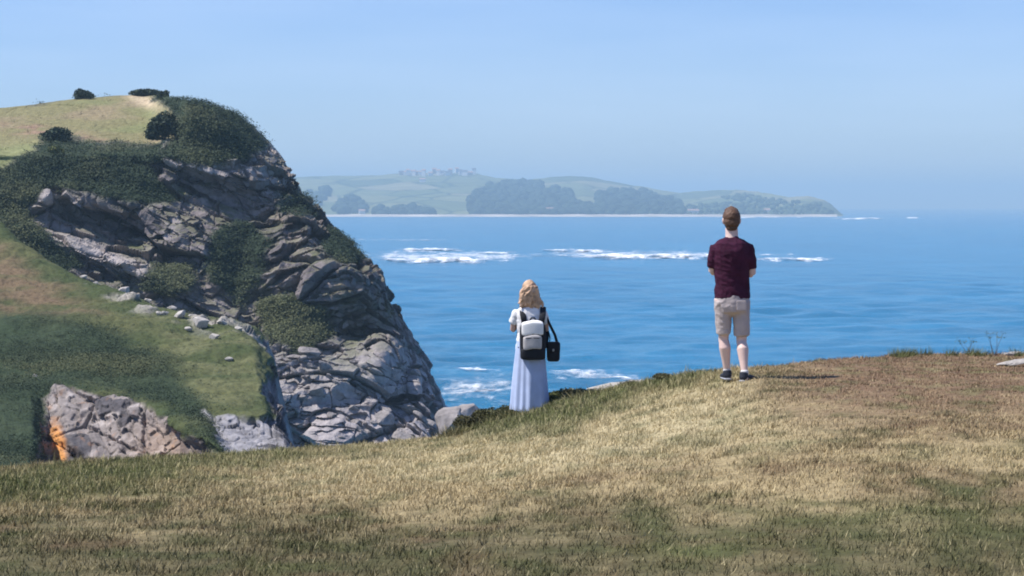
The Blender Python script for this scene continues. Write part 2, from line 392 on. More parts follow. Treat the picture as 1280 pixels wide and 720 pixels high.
def breaker(x0, x1, py, thick, crest, label, seed, thr=.0, skew=0, full=1.0):
    """irregular sheet of churned foam with a raised crest"""
    r = EYE * FPX / (py - 256.5)
    nx = int((x1 - x0) * 1.2) + 6; ny = max(min(int(thick * 6), 70), 16); thick = thick * .85
    u = np.linspace(-.06, 1.06, nx); v = np.linspace(-1.5, 1.5, ny)
    U, Vv = np.meshgrid(u, v)
    PX = x0 + (x1 - x0) * U; q0 = np.stack([PX.ravel() * .02, PX.ravel() * 0 + seed, PX.ravel() * 0], 1)
    PY = py - Vv * thick / 2 + skew * (U - .5) + 1.6 * fbm(q0, 3).reshape(U.shape)
    D = EYE * FPX / (PY - 256.5)
    X = (PX - 640) / FPX * D; Y = D
    n = fbm(np.stack([PX.ravel() * .05, PY.ravel() * .5, np.full(PX.size, seed)], 1), 5, .6).reshape(U.shape)
    env = np.clip(5 * U * (1 - U), 0, 1) ** .8 * (U > 0) * (U < 1)
    mask = 1.2 * env - .9 * np.abs(Vv + .15) ** 1.2 + 1.7 * n - .42 - thr
    prof = np.exp(-((Vv + .35) / .35) ** 2) * np.clip(env + .6 * n, 0, 1.3)
    Z = SEA_Z + .25 + sea_height(X, Y, np.abs(np.gradient(Y, axis=0)) + 1) + .45 * crest * prof * (1 + .8 * n)
    F = grid_faces(ny, nx); keep = mask.ravel()[F].max(1) > -.3
    if keep.sum() < 3: return
    F = F[keep]; used = np.unique(F); rem = np.zeros(nx * ny, int); rem[used] = np.arange(len(used))
    Vt = np.stack([X, Y, Z], -1).reshape(-1, 3)[used]; a = sstep(-.25, 1.25, mask.ravel()[used]) * full
    setp(link('breaking_wave', np_mesh('breaking_wave', Vt, rem[F], np.repeat(a[:, None], 3, 1)), M['foam']), label, 'wave', 'white breaking waves out at sea', 'structure')
breaker(440, 680, 320, 17, .1, 'pale churned water between the two breakers beside the cliff', 21, -.25, 0, .62)
breaker(650, 1000, 318, 13, .1, 'pale churned water around the long breaker', 22, -.15, 0, .6)
breaker(530, 660, 484, 46, .05, 'pale swirling water at the foot of the cliff', 23, .0, -8, .6)
breaker(660, 820, 470, 18, .05, 'faint foam on the water right of the woman', 24, .05, 10, .55)
breaker(462, 632, 326, 9, 2.4, 'white breaker nearest the cliff, lower of the two there', 1)
breaker(486, 582, 312.5, 6, 2.0, 'white breaker just above another beside the cliff', 2)
breaker(575, 655, 316, 5, .8, 'thin broken foam line above the woman', 3, .25)
breaker(668, 770, 313.5, 7, 1.8, 'pale breaker between the woman and the man, upper one', 4, .05)
breaker(712, 920, 321, 8, 2.6, 'long white breaker reaching behind the man', 5, -.1)
breaker(930, 1052, 324.5, 6, 1.6, 'white breaker to the right of the man', 6)
breaker(400, 600, 300, 4, .5, 'faint foam streak left of the breakers', 7, .4)
breaker(1030, 1116, 273.2, 2.4, 3, 'white surf beyond the tip of the far headland', 8, -.2)
breaker(860, 1040, 271.5, 2.2, 2, 'surf line along the far headland shore', 9, .05)
breaker(1132, 1150, 272, 2.2, 3, 'tiny white splash far out on the right', 10, -.3)
breaker(545, 640, 463, 9, .12, 'foam trail in the water right of the rock tip', 11, .35, 6)
breaker(540, 640, 492, 22, .15, 'churned foam in the water behind the woman', 12, .42, -10)
breaker(684, 775, 468, 10, .12, 'foam streak to the right of the woman', 13, .22, 12)
breaker(560, 640, 482, 10, .1, 'swirl of foam near the woman', 14, .4, -14)
breaker(740, 800, 474, 4, .1, 'thin foam line over the pale edge rock', 15, .35, 6)

# ================================================================== THE NEAR HEADLAND (rocky cliff on the left)
_skx = [-420, -260, -120, 0, 40, 90, 130, 165, 195, 215, 250, 270, 300, 320, 338, 350, 358, 366, 376, 392, 410, 432, 452, 468, 480, 490, 502, 520, 536, 548, 553, 556, 560]
_sky = [150, 146, 140, 135, 131, 124, 121, 118, 120, 124, 127, 131, 146, 162, 178, 190, 208, 226, 240, 256, 278, 298, 318, 338, 360, 384, 410, 442, 470, 492, 515, 545, 600]
def skyline(px): return np.interp(px, _skx, _sky)
def main_depth(px, py):
    S = skyline(px); Sp = np.gradient(_sky, _skx); sl = np.interp(px, _skx, Sp)
    d = np.maximum(py - S, 0) / np.sqrt(1 + sl * sl)
    D = 204 + 30 * np.clip((600 - py) / 400, 0, 1)
    # grassy hill top recedes gently
    hill = sstep(240, 180, px) * 1.0
    D = D + hill * 52 * np.clip((195 - py) / 75, 0, 1.2)
    steep = sstep(190, 340, px)
    w = 10 + 34 * steep; A = 5 + 15 * steep
    q = 1 - np.clip(d / w, 0, 1)
    D = D + A * (1 - np.sqrt(np.maximum(1 - q * q, 0)))
    # buttresses, hollows and ledges of the cliff
    for (cx, cy, rx, ry, ang, amp) in [
        (160, 292, 80, 24, 20, 9), (265, 248, 48, 15, 12, 7), (338, 215, 20, 38, -25, 8), (310, 300, 26, 45, 10, 5),
        (452, 410, 42, 24, -38, 10), (505, 470, 20, 32, 15, 9), (550, 512, 12, 26, 0, 6), (150, 345, 60, 14, 25, 5),
        (400, 330, 60, 60, 0, -7), (250, 300, 50, 40, 20, -5), (440, 355, 40, 34, 40, -6), (370, 480, 70, 50, 20, -9), (490, 430, 22, 50, 40, -5),
        (110, 250, 90, 10, 5, -4), (255, 205, 90, 12, 12, -5), (120, 320, 100, 9, 22, -5), (375, 520, 22, 35, 10, 6), (430, 500, 40, 12, 25, 3),
        (200, 230, 70, 10, 20, -3), (330, 400, 70, 25, 25, 4)]:
        D = D + .5 * amp * gauss(px, py, cx, cy, rx * 1.1, ry * 1.25, ang)
    return D
POLY = {
 'turf': [(-420, 150), (-100, 139), (0, 133), (90, 122), (165, 115), (204, 122), (226, 146), (222, 170), (196, 186), (130, 183), (62, 172), (44, 190), (6, 212), (-420, 230)],
 'scrub_top': [(196, 117), (250, 122), (300, 140), (340, 178), (330, 190), (290, 200), (240, 206), (190, 200), (120, 182), (196, 186), (224, 168), (228, 148)],
 'scrub_belt': [(-420, 235), (0, 214), (48, 186), (70, 172), (150, 192), (190, 214), (216, 248), (190, 256), (130, 246), (60, 238), (36, 262), (60, 300), (100, 330), (60, 345), (-420, 330)],
 'scrub_a': [(262, 290), (300, 275), (330, 300), (330, 350), (300, 385), (262, 350)],
 'scrub_b': [(318, 375), (360, 365), (405, 385), (412, 420), (380, 445), (330, 415)],
 'scrub_c': [(410, 285), (440, 300), (455, 322), (430, 330), (408, 315)],
 'scrub_d': [(190, 330), (235, 325), (250, 360), (215, 375), (180, 360)],
 'scrub_e': [(352, 240), (382, 248), (396, 268), (372, 275), (350, 262)],
}
C_ROCK = np.array([.205, .174, .166]); C_ROCKD = np.array([.09, .08, .084]); C_ROCKP = np.array([.42, .37, .345]); C_SCRUB = np.array([.033, .05, .026])
C_TURF = np.array([.19, .172, .08]); C_OLIVE = np.array([.105, .11, .05])
def noisy_mask(px, py, poly, P, soft=6, rough=14):
    return sstep(-soft, soft, sdpoly(px, py, poly) + rough * fbm(P * .16, 4))
scrub_pts = []; main_state = {}
def rock_disp(P):
    dip = .40 + .45 * sstep(-32, -8, P[:, 0])                 # beds dip to the right, steeper towards the tip
    c_, s_ = np.cos(dip), np.sin(dip)
    Q = np.stack([P[:, 0] * c_ - P[:, 2] * s_, P[:, 1], P[:, 0] * s_ + P[:, 2] * c_], 1)
    Q = Q + .35 * np.stack([fbm(P * .3, 3), fbm(P * .3 + 40, 3), fbm(P * .3 + 80, 3)], 1)
    v1, t1, e1 = cells(Q / np.array([15, 10, 5.0]), 1)
    v2, t2, e2 = cells(Q / np.array([4.6, 3.5, 1.5]), 2)
    v3, t3, e3 = cells(Q / np.array([1.9, 1.4, .7]), 3)
    d = 3.2 * (v1 - .5) + 3.4 * t1 + 1.3 * (v2 - .5) + 1.5 * t2 + .55 * (v3 - .5) + .8 * t3
    bed = Q[:, 2] / 1.25 + .8 * fbm(P * .08, 2); fb = bed - np.floor(bed)
    d += .75 * (fb - .5) * sstep(-.3, .2, fbm(P * .07 + 13, 2))
    d += .7 * (ridged(P * .22, 4) - .5)
    d = 2.6 * np.tanh(d / 2.6) - 1.5 * sstep(.07, 0, e1) - .35 * sstep(.06, 0, e2)
    return d, v1, v2, v3
def build_headland():
    xs = np.concatenate([np.linspace(-420, -20, 60)[:-1], np.linspace(-20, 330, 330)[:-1], np.linspace(330, 559, 330)])
    S = skyline(xs); q = np.linspace(0, 1, 470) ** 1.25
    PY = S[None, :] + (632 - S)[None, :] * q[:, None]; PX = np.tile(xs, (len(q), 1))
    D = main_depth(PX, PY)
    P = pt(PX, PY, D); nr, nc = PX.shape
    N = grid_normals(P); 
    if (N[..., 1].mean() > 0): N = -N
    p = P.reshape(-1, 3); px, py = PX.ravel(), PY.ravel(); n = N.reshape(-1, 3)
    mk = {k: noisy_mask(px, py, v, p) for k, v in POLY.items()}
    turf = mk['turf'] * (1 - mk['scrub_top'])
    scrub = np.clip(mk['scrub_top'] + mk['scrub_belt'] + .85 * (mk['scrub_a'] + mk['scrub_b'] + mk['scrub_d']) + mk['scrub_c'] + .6 * mk['scrub_e'], 0, 1)
    scrub = np.clip(scrub * (1 - turf) + sstep(.30, .55, fbm(p * .12 + 50, 4)) * .55 * (1 - turf) * sstep(560, 430, py), 0, 1)
    scrub *= 1 - sstep(-4, 8, sdpoly(px, py, POLY['turf'])) * sstep(196, 186, px)
    scrub = np.maximum(scrub, (1 - turf) * sstep(212, 198, py) * sstep(215, 195, px))
    scrub = np.maximum(scrub, (1 - turf) * sstep(190, 204, px) * sstep(285, 250, px) * sstep(185, 165, py))
    pale = np.clip(gauss(px, py, 255, 205, 85, 13, 10) + gauss(px, py, 65, 252, 35, 12, 10) + gauss(px, py, 130, 318, 90, 12, 24) + gauss(px, py, 335, 183, 22, 12, 20), 0, 1)
    rock = np.clip(1 - turf - scrub, 0, 1)
    d, v1, v2, v3 = rock_disp(p)
    soft = .5 * fbm(p * .1, 3) + .3 * fbm(p * .5, 3)
    disp = d * (rock * .95 + .05) + soft * turf * .5 + scrub * (1.2 * fbm(p * .22 + 7, 3) + .7 * np.abs(fbm(p * .8, 3)))
    disp *= sstep(0, .006, np.repeat(q, nc)) * .6 + .4
    tc = -p / np.linalg.norm(p, axis=1)[:, None]; tc = np.stack([tc[:, 0], tc[:, 1], 0 * tc[:, 2]], 1)
    sil = sstep(30, 4, (py - skyline(px)) / np.sqrt(1 + np.interp(px, _skx, np.gradient(_sky, _skx)) ** 2)) * sstep(300, 340, px)
    dr_ = n * (.4 + .6 * turf + .12 * sil)[:, None] + tc * (.6 * (1 - turf))[:, None]
    p2 = p + dr_ * disp[:, None]
    P2 = p2.reshape(nr, nc, 3); N2 = grid_normals(P2)
    if N2[..., 1].mean() > 0: N2 = -N2
    n2 = N2.reshape(-1, 3)
    c = mix(C_ROCK, C_ROCKD, sstep(.45, .8, v2 * .6 + v1 * .4) * .7)
    c = mix(c, C_ROCKP, np.clip(pale * 1.2 + .5 * sstep(.2, .45, fbm(p * .35 + 11, 3)), 0, 1) * .75)
    low = sstep(400, 470, py) * sstep(300, 340, px)
    c = mix(c, np.array([.38, .345, .345]), low * .75)
    ochre = sstep(.15, .4, fbm(p * .09 + 99, 3)) * sstep(300, 340, px) * sstep(440, 380, py)
    c = mix(c, np.array([.26, .20, .14]), ochre * .7)
    ledge = sstep(.55, .8, n2[:, 2]) * sstep(560, 380, py) * rock
    c = mix(c, C_OLIVE, np.clip(ledge * .6 + .45 * sstep(.1, .4, fbm(p * .2 + 23, 4)) * sstep(520, 400, py), 0, 1) * (1 - pale))
    tf = mix(C_TURF, [.23, .185, .105], sstep(0, .35, fbm(p * .08 + 4, 3)))
    tf = mix(tf, [.17, .18, .075], sstep(.0, .4, fbm(p * .06 + 44, 3)))
    strip = np.clip(gauss(px, py, 90, 174, 75, 7, 8) + gauss(px, py, 40, 160, 40, 6, 5) * .7, 0, 1)
    tf = mix(tf, [.25, .16, .11], strip * sstep(-.3, .3, fbm(p * .3, 3)))
    tf = mix(tf, [.48, .38, .25], gauss(px, py, 180, 126, 26, 7, 22) * .9)
    tf = mix(tf, [.22, .23, .10], gauss(px, py, 20, 195, 40, 14, -20) * .8)
    c = mix(c, tf, turf)
    c = mix(c, mix(C_SCRUB, C_OLIVE, sstep(.1, .5, fbm(p * .3, 3)) * .6), scrub)
    # back of the headland, falling away out of sight
    back = []
    for b, dz in ((3, .4), (9, 2), (22, 7), (45, 18), (80, 60)):
        r = P2[0] + np.array([0, b, -dz]); r[:, 2] = np.maximum(r[:, 2], -1.5); back.append(r)
    allP = np.concatenate([np.array(back[::-1]), P2], 0)
    cb = np.concatenate([np.tile(c.reshape(nr, nc, 3)[0], (5, 1, 1)).reshape(-1, 3), c])
    V = allP.reshape(-1, 3).copy(); V[:, 2] = np.maximum(V[:, 2], -1.6)
    o = link('headland', np_mesh('headland', V, grid_faces(nr + 5, nc)[:, ::-1], cb, smooth=False), M['cliff'])
    setp(o, 'rocky headland cliff with grassy top on the left', kind='structure')
    main_state.update(PX=PX, PY=PY, P=P2, N=N2)
    w = sstep(.25, .9, scrub) * sstep(-60, 0, px)
    k = rng.choice(len(p), 13500, p=w / w.sum()); scrub_pts.append((p2[k], n2[k]))
build_headland()

# ---- nearer green slope below the cliff
_s2x = [-420, -200, -60, 0, 30, 60, 100, 150, 200, 240, 290, 318, 334, 342, 347, 352, 360, 368, 380]
_s2y = [210, 235, 262, 278, 305, 326, 346, 366, 384, 393, 400, 410, 428, 456, 490, 515, 540, 560, 640]
P2 = {
 'brown': [(-300, 320), (0, 312), (40, 332), (90, 362), (135, 398), (70, 398), (0, 392), (-300, 390)],
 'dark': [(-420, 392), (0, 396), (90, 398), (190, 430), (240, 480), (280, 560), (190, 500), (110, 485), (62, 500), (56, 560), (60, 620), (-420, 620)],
 'olive': [(180, 388), (300, 404), (338, 435), (342, 500), (320, 522), (250, 505), (215, 450)],
 'rock': [(50, 500), (76, 480), (130, 488), (180, 505), (205, 525), (250, 552), (290, 575), (290, 640), (40, 640), (52, 560)],
 'side': [(338, 432), (372, 440), (390, 500), (420, 600), (430, 640), (352, 640), (340, 560), (333, 490)],
 'slab': [(250, 516), (275, 522), (320, 524), (346, 522), (372, 570), (390, 640), (300, 640), (280, 560)],
}
slope_state = {}
def slope_depth(px, py):
    S = np.interp(px, _s2x, _s2y)
    D = 98 + 62 * np.clip((560 - py) / 250, -.1, 1.25) ** 1.15 if False else 98 + 62 * np.clip((560 - py) / 250, -.1, 1.3)
    sl = np.interp(px, _s2x, np.gradient(_s2y, _s2x)); d = np.maximum(py - S, 0) / np.sqrt(1 + sl * sl)
    st = sstep(280, 335, px); w = 8 + 36 * st; q = 1 - np.clip(d / w, 0, 1)
    D = D + (3 + 10 * st) * (1 - np.sqrt(np.maximum(1 - q * q, 0)))
    for (cx, cy, rx, ry, ang, amp) in [(145, 515, 26, 17, -5, 6), (200, 555, 40, 30, 0, -1.5), (85, 540, 25, 50, 10, -1.5), (115, 560, 12, 30, 0, 1.5)]:
        D = D + amp * gauss(px, py, cx, cy, rx, ry, ang)
    rk = sstep(-14, 10, sdpoly(px, py, P2['rock'])); D = D * (1 - rk) + rk * (-2.5 * gauss(px, py, 72, 575, 30, 50) + 113 - .04 * (px - 60) + .07 * (535 - py))
    rk = sstep(-12, 10, sdpoly(px, py, P2['slab'])); D = D * (1 - rk) + rk * (110 - .16 * (py - 515))
    return D
def build_slope():
    xs = np.concatenate([np.linspace(-420, -20, 40)[:-1], np.linspace(-20, 379, 360)])
    S = np.interp(xs, _s2x, _s2y); q = np.linspace(0, 1, 300) ** 1.2
    PY = S[None, :] + (660 - S)[None, :] * q[:, None]; PX = np.tile(xs, (len(q), 1))
    P = pt(PX, PY, slope_depth(PX, PY)); N = grid_normals(P); nr, nc = PX.shape
    if N[..., 1].mean() > 0: N = -N
    p = P.reshape(-1, 3); n = N.reshape(-1, 3); px, py = PX.ravel(), PY.ravel()
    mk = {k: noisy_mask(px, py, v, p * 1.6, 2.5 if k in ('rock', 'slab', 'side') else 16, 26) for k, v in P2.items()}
    rock = np.clip(mk['rock'] + mk['slab'] + mk['side'], 0, 1)
    d, v1, v2, v3 = rock_disp(p * 1.7 + 300)
    top_stones = sstep(26, 4, py - np.interp(px, _s2x, _s2y)) * sstep(60, 110, px) * sstep(.05, .3, fbm(p * .35 + 61, 3))
    disp = d * .36 * np.clip(rock - .3 * mk['slab'] + .5 * top_stones, 0, 1) + (1 - rock) * (.8 * fbm(p * .12, 3) + .3 * np.abs(fbm(p * .6, 3)) + .12 * fbm(p * 2, 2))
    disp *= (sstep(0, .006, np.repeat(q, nc)) * .6 + .4) * (1 - .6 * gauss(px, py, 70, 565, 16, 40))
    tc = -p / np.linalg.norm(p, axis=1)[:, None]; tc = np.stack([tc[:, 0], tc[:, 1], 0 * tc[:, 2]], 1)
    p2 = p + (n * (1 - .6 * rock)[:, None] + tc * (.65 * rock)[:, None]) * disp[:, None]; Pn = p2.reshape(nr, nc, 3); N2 = grid_normals(Pn)
    if N2[..., 1].mean() > 0: N2 = -N2
    c = mix([.055, .07, .028], [.095, .098, .042], sstep(-.2, .4, fbm(p * .2, 4)))
    c = mix(c, [.14, .10, .06], mk['brown'] * sstep(-.5, .2, fbm(p * .3 + 8, 3)))
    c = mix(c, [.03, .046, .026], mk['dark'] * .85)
    c = mix(c, [.115, .118, .055], mk['olive'] * sstep(-.4, .3, fbm(p * .35 + 18, 4)))
    rc = mix([.22, .19, .175], [.09, .082, .085], sstep(.5, .85, v2)); rc = mix(rc, [.38, .335, .31], sstep(.1, .45, fbm(p * .8 + 5, 3)))
    rc = mix(rc, [.30, .21, .15], np.clip(gauss(px, py, 205, 560, 38, 30) * 1.2, 0, 1) * .55)
    rc = mix(rc, [.62, .27, .07], np.clip(1.7 * gauss(px, py, 71, 562, 12, 30, -8) + .9 * fbm(p * 1.3, 3) - .2, 0, 1) * .85)
    c = mix(c, rc, mk['rock']); c = mix(c, mix([.20, .18, .175], [.11, .10, .10], sstep(.4, .8, v2)), mk['side'])
    sl = mix([.26, .25, .26], [.14, .135, .145], sstep(0, .4, fbm(p * np.array([.8, .8, .3]) + 3, 4)))
    c = mix(c, sl, mk['slab'])
    c = mix(c, [.40, .36, .33], top_stones * .7)
    back = []
    for b, dz in ((3, 1), (9, 5), (20, 14), (35, 40)):
        r = Pn[0] + np.array([0, b, -dz]); r[:, 2] = np.maximum(r[:, 2], -1.5); back.append(r)
    allP = np.concatenate([np.array(back[::-1]), Pn], 0)
    cb = np.concatenate([np.tile(c.reshape(nr, nc, 3)[0], (4, 1, 1)).reshape(-1, 3), c])
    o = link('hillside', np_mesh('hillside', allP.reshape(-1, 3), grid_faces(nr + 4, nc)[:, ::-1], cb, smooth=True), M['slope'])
    setp(o, 'green grassy slope with a rock outcrop at lower left', kind='structure')
    slope_state.update(PX=PX, PY=PY, P=Pn, N=N2)
    w = np.clip(mk['dark'] * sstep(-.35, .25, fbm(p * .13 + 71, 3)) + .02, 0, 1) * (1 - rock) * (1 - .8 * mk['brown']) * sstep(-40, 0, px)
    k = rng.choice(len(p), 9000, p=w / w.sum()); scrub_pts.append((p2[k], N2.reshape(-1, 3)[k]))
build_slope()

def leaf_quads(centers, normals, per, spread, size, base, var=.35, flat=.6, lie=0, tone=.22):
    n = len(centers) * per
    c = np.repeat(centers, per, 0); nn = np.repeat(normals, per, 0)
    sp = spread if np.isscalar(spread) else np.repeat(spread, per)[:, None]
    off = rng.normal(size=(n, 3)) * sp * .5; off[:, 2] = np.abs(off[:, 2]) * flat
    c = c + off + nn * .1
    a = rng.normal(size=(n, 3)); a /= np.linalg.norm(a, axis=1)[:, None]
    ax = rng.normal(size=(n, 3)) * (1 - lie) + nn * lie * 1.6 + np.array([0, 0, lie * .6]); a = np.cross(ax, a) if lie else a; a /= np.linalg.norm(a, axis=1)[:, None] + 1e-9
    b = np.cross(a, ax); b /= np.linalg.norm(b, axis=1)[:, None]
    s = rng.uniform(.55, 1.35, n)[:, None] * size
    V = np.stack([c - a * s, c + b * s * .55, c + a * s, c - b * s * .55], 1).reshape(-1, 3)
    F = np.arange(n * 4).reshape(-1, 4)
    tint = np.repeat(rng.normal(1, tone, len(centers)), per) * rng.normal(1, var * .6, n)
    col_ = np.asarray(base) if np.ndim(base) == 1 else np.repeat(base, per, 0)
    C = np.repeat(np.clip(col_ * np.clip(tint, .35, 1.9)[:, None], 0, 1), 4, 0)
    return V, F, C
def build_scrub():
    Vs, Fs, Cs = [], [], []; o = 0
    for i, (p, n) in enumerate(scrub_pts):
        g = sstep(-.15, .5, fbm(p * .09, 3)); b = mix([.038, .056, .03], [.10, .108, .05], g)
        V, F, C = leaf_quads(p, n, 11 if i == 0 else 8, .75 if i == 0 else .38, .115 if i == 0 else .05, b, .16, .45, .55, .12)
        Vs.append(V); Fs.append(F + o); Cs.append(C); o += len(V)
    setp(link('scrub', np_mesh('scrub', np.concatenate(Vs), np.concatenate(Fs), np.concatenate(Cs), False), M['leaf']),
         'dark green scrub matting the cliff and slope', kind='stuff')
build_scrub()

# ---- boulders
def rock_mesh(seed, squash=(1, .9, .7)):
    import bmesh
    bm = bmesh.new(); bmesh.ops.create_icosphere(bm, subdivisions=3, radius=1)
    v = np.array([x.co[:] for x in bm.verts]); r = np.random.default_rng(seed)
    for k in range(11):                                        # chop with random planes: flat broken faces
        d = r.normal(size=3); d /= np.linalg.norm(d); h = r.uniform(.4, .8)
        over = np.maximum(v @ d - h, 0); v = v - over[:, None] * d * .98
    v = v * (1 + .05 * fbm(v * 2.8 + seed, 3))[:, None] * np.array(squash)
    for x, c in zip(bm.verts, v): x.co = c
    for f_ in bm.faces: f_.smooth = False
    me = bpy.data.meshes.new('boulder'); bm.to_mesh(me); bm.free()
    return me
BOULD = [rock_mesh(s, (1, r1, r2)) for s, r1, r2 in ((1, .7, .42), (2, .8, .5), (3, .6, .38), (4, .9, .7), (5, .65, .45), (6, .75, .34))]
for m_ in BOULD: m_.materials.append(M['boulder'])
PALEB = [rock_mesh(s, (1, r1, r2)) for s, r1, r2 in ((11, .8, .55), (12, .9, .6), (13, .7, .7))]
for m_ in PALEB: m_.materials.append(M['pale_rock'])
def surf(state, px, py):
    PX, PY = state['PX'], state['PY']; j = np.abs(PX[0] - px).argmin(); i = np.abs(PY[:, j] - py).argmin()
    return state['P'][i, j], state['N'][i, j]
def place_rock(me, p, size, label, group, name='boulder', cat='boulder', sink=.2):
    o = link(name, me); o.location = (p[0], p[1], p[2] + size * (.5 - sink)); o.scale = (size,) * 3
    o.rotation_euler = (random.uniform(-.5, .5), random.uniform(.1, .9) if cat == 'boulder' else random.uniform(-.4, .4), random.uniform(-.7, .7))
    return setp(o, label, cat, group)
for i in range(58):
    px = random.uniform(335, 548); t = random.random()
    py = 440 + (px - 335) * .1 + t * 115
    if py < skyline(np.array([px]))[0] + 16 or py > 562: continue
    p, n = surf(main_state, px, py)
    s = random.choice((.5, .6, .75, .9, 1.1, 1.5)) * random.uniform(.8, 1.25)
    place_rock(random.choice(BOULD), p, s, 'grey boulder among the tumbled rocks at the foot of the cliff', 'boulders at the foot of the cliff', sink=.38)
for (px, py, s, lab) in ((104, 341, .55, 'pale stone highest on the green slope under the dark cliff'), (156, 367, .75, 'bright pale boulder midway along the top of the green slope'),
        (184, 367, .5, None), (171, 372, .4, None), (216, 387, .6, None), (206, 392, .5, None), (224, 400, .8, None), (252, 407, .95, 'yellowish boulder below the ledge at the top right of the slope'),
        (236, 412, .5, None), (268, 424, .6, None), (287, 450, .45, 'lone pale stone low on the green slope'), (120, 352, .35, None), (200, 395, .45, None), (300, 412, .5, None), (278, 405, .55, None), (45, 468, .3, None), (240, 398, .4, None)):
    p, n = surf(slope_state, px, py)
    place_rock(random.choice(PALEB), p, s * .78, lab or 'small pale stone scattered along the top of the green slope', 'pale stones on the green slope', 'stone', 'stone')
# low sea rock beside the tip of the headland
for (px, py, D, s, lab) in ((574, 545, 214, 2.9, 'lilac grey sea rock just right of the headland tip'), (588, 545, 216, 2.2, 'smaller grey sea rock furthest right of the headland'), (561, 548, 212, 2.8, 'grey sea rock touching the headland tip')):
    p = pt(px, py, D); o = place_rock(BOULD[3], p, s, lab, 'sea rocks at the headland tip', 'sea_rock', 'rock', -.1)
    o.scale = (s, s, s * 1.25); o.rotation_euler[0] = .1; o.rotation_euler[1] = .15

# ================================================================== FAR HEADLAND, woods, town, beach
_fhx = [200, 320, 400, 470, 500, 540, 595, 620, 660, 690, 730, 770, 800, 850, 890, 920, 950, 985, 1010, 1030, 1040, 1048, 1056]
_fhy = [230, 224, 220, 219, 216.5, 216, 216.5, 222, 225, 221, 220, 228, 233, 241, 238, 237, 240, 246, 245, 250, 256, 264, 270]
SHORE = EYE * FPX / (270.4 - 256.5)
def far_depth(px, t):
    return SHORE + (1500 - 900 * sstep(850, 1050, px)) * t ** 1.1
far_state = {}
def build_far():
    xs = np.linspace(200, 1056, 520); t = np.linspace(0, 1, 90)
    S = np.interp(xs, _fhx, _fhy)
    PX = np.tile(xs, (len(t), 1)); T = np.tile(t[:, None], (1, len(xs)))
    PY = 270.6 - (270.6 - S)[None, :] * T ** .8
    D = far_depth(PX, T)
    P = pt(PX, PY, D); p = P.reshape(-1, 3)
    P[..., 2] += (9 * fbm(p * .004, 3) * np.sin(np.pi * T.ravel()) + 3 * fbm(p * .02, 2) * T.ravel()).reshape(T.shape)
    p = P.reshape(-1, 3); px, py = PX.ravel(), PY.ravel()
    v, tl, e = cells(np.stack([p[:, 0] / 170, p[:, 1] / 260, 0 * p[:, 0]], 1), 5)
    c = np.array([[.13, .155, .075], [.19, .20, .10], [.10, .125, .07], [.23, .22, .13], [.16, .18, .09]])[(v * 4.99).astype(int)]
    c = mix(c, [.05, .07, .035], sstep(.06, .0, e))
    cl = sstep(.72, .95, T.ravel() * 0 + (py - 262) / 9)
    c = mix(c, [.30, .26, .2], cl * .6)
    back = P[-1] + np.array([0, 900, -120]); back2 = P[-1] + np.array([0, 1500, -400]); back2[:, 2] = -1
    allP = np.concatenate([P, back[None], back2[None]], 0); allP[..., 2] = np.maximum(allP[..., 2], -1.2)
    cb = np.concatenate([c, np.tile([.12, .16, .06], (2 * len(xs), 1))])
    o = link('far_headland', np_mesh('far_headland', allP.reshape(-1, 3), grid_faces(len(t) + 2, len(xs)), cb), M['far'])
    setp(o, 'hazy green headland across the bay', kind='structure')
    far_state.update(xs=xs, S=S, t=t, P=P)
build_far()
def far_pt(px, py):
    i = np.abs(far_state['xs'] - px).argmin(); S = far_state['S'][i]
    t = np.clip((270.6 - py) / (270.6 - S), 0, 1) ** (1 / .8)
    return far_state['P'][int(round(t * (len(far_state['t']) - 1))), i]
WOODS = [[(586, 270), (588, 248), (596, 238), (612, 231), (640, 227), (672, 226), (680, 233), (708, 236), (720, 250), (742, 252), (746, 270)],
         [(742, 268), (748, 243), (766, 237), (800, 236), (830, 244), (850, 250), (856, 268)],
         [(856, 268), (860, 254), (900, 250), (940, 252), (1000, 250), (1026, 252), (1042, 264), (1040, 268)],
         [(418, 264), (424, 250), (440, 246), (454, 248), (456, 262)], [(470, 268), (474, 260), (520, 258), (540, 262), (540, 268)],
         [(372, 250), (390, 240), (412, 236), (410, 246), (390, 256)], [(900, 244), (930, 240), (980, 247), (975, 251), (910, 250)]]
def build_woods():
    import bmesh
    bm = bmesh.new(); bmesh.ops.create_icosphere(bm, subdivisions=2, radius=1)
    bv = np.array([v.co[:] for v in bm.verts]); bf = np.array([[v.index for v in f.verts] for f in bm.faces]); bm.free()
    Vs, Fs, Cs = [], [], []; o = 0
    for wi, (poly, cnt) in enumerate(zip(WOODS, (620, 330, 330, 60, 70, 40, 70))):
        a = np.array(poly, float); lo, hi = a.min(0), a.max(0)
        q = rng.uniform(lo, hi, (cnt * 4, 2)); q = q[sdpoly(q[:, 0], q[:, 1], poly) > 0][:cnt]
        for x, y in q:
            p = far_pt(x, y + 4); r = (rng.uniform(3.5, 8) if wi in (2, 6) else rng.uniform(7, 15)) * np.array([1, 1, .85])
            v = bv * (1 + .35 * perlin(bv * 1.6 + rng.uniform(0, 50)))[:, None] * r + p + np.array([0, 0, r[2] * .6])
            Vs.append(v); Fs.append(bf + o); o += len(v)
            Cs.append(np.tile((np.array([.05, .07, .035]) if wi in (2, 6) else np.array([.02, .034, .02])) * rng.uniform(.6, 1.5), (len(v), 1)))
    setp(link('woodland', np_mesh('woodland', np.concatenate(Vs), np.concatenate(Fs), np.concatenate(Cs)), M['leaf']), 'dark woods on the far headland', kind='stuff')
build_woods()
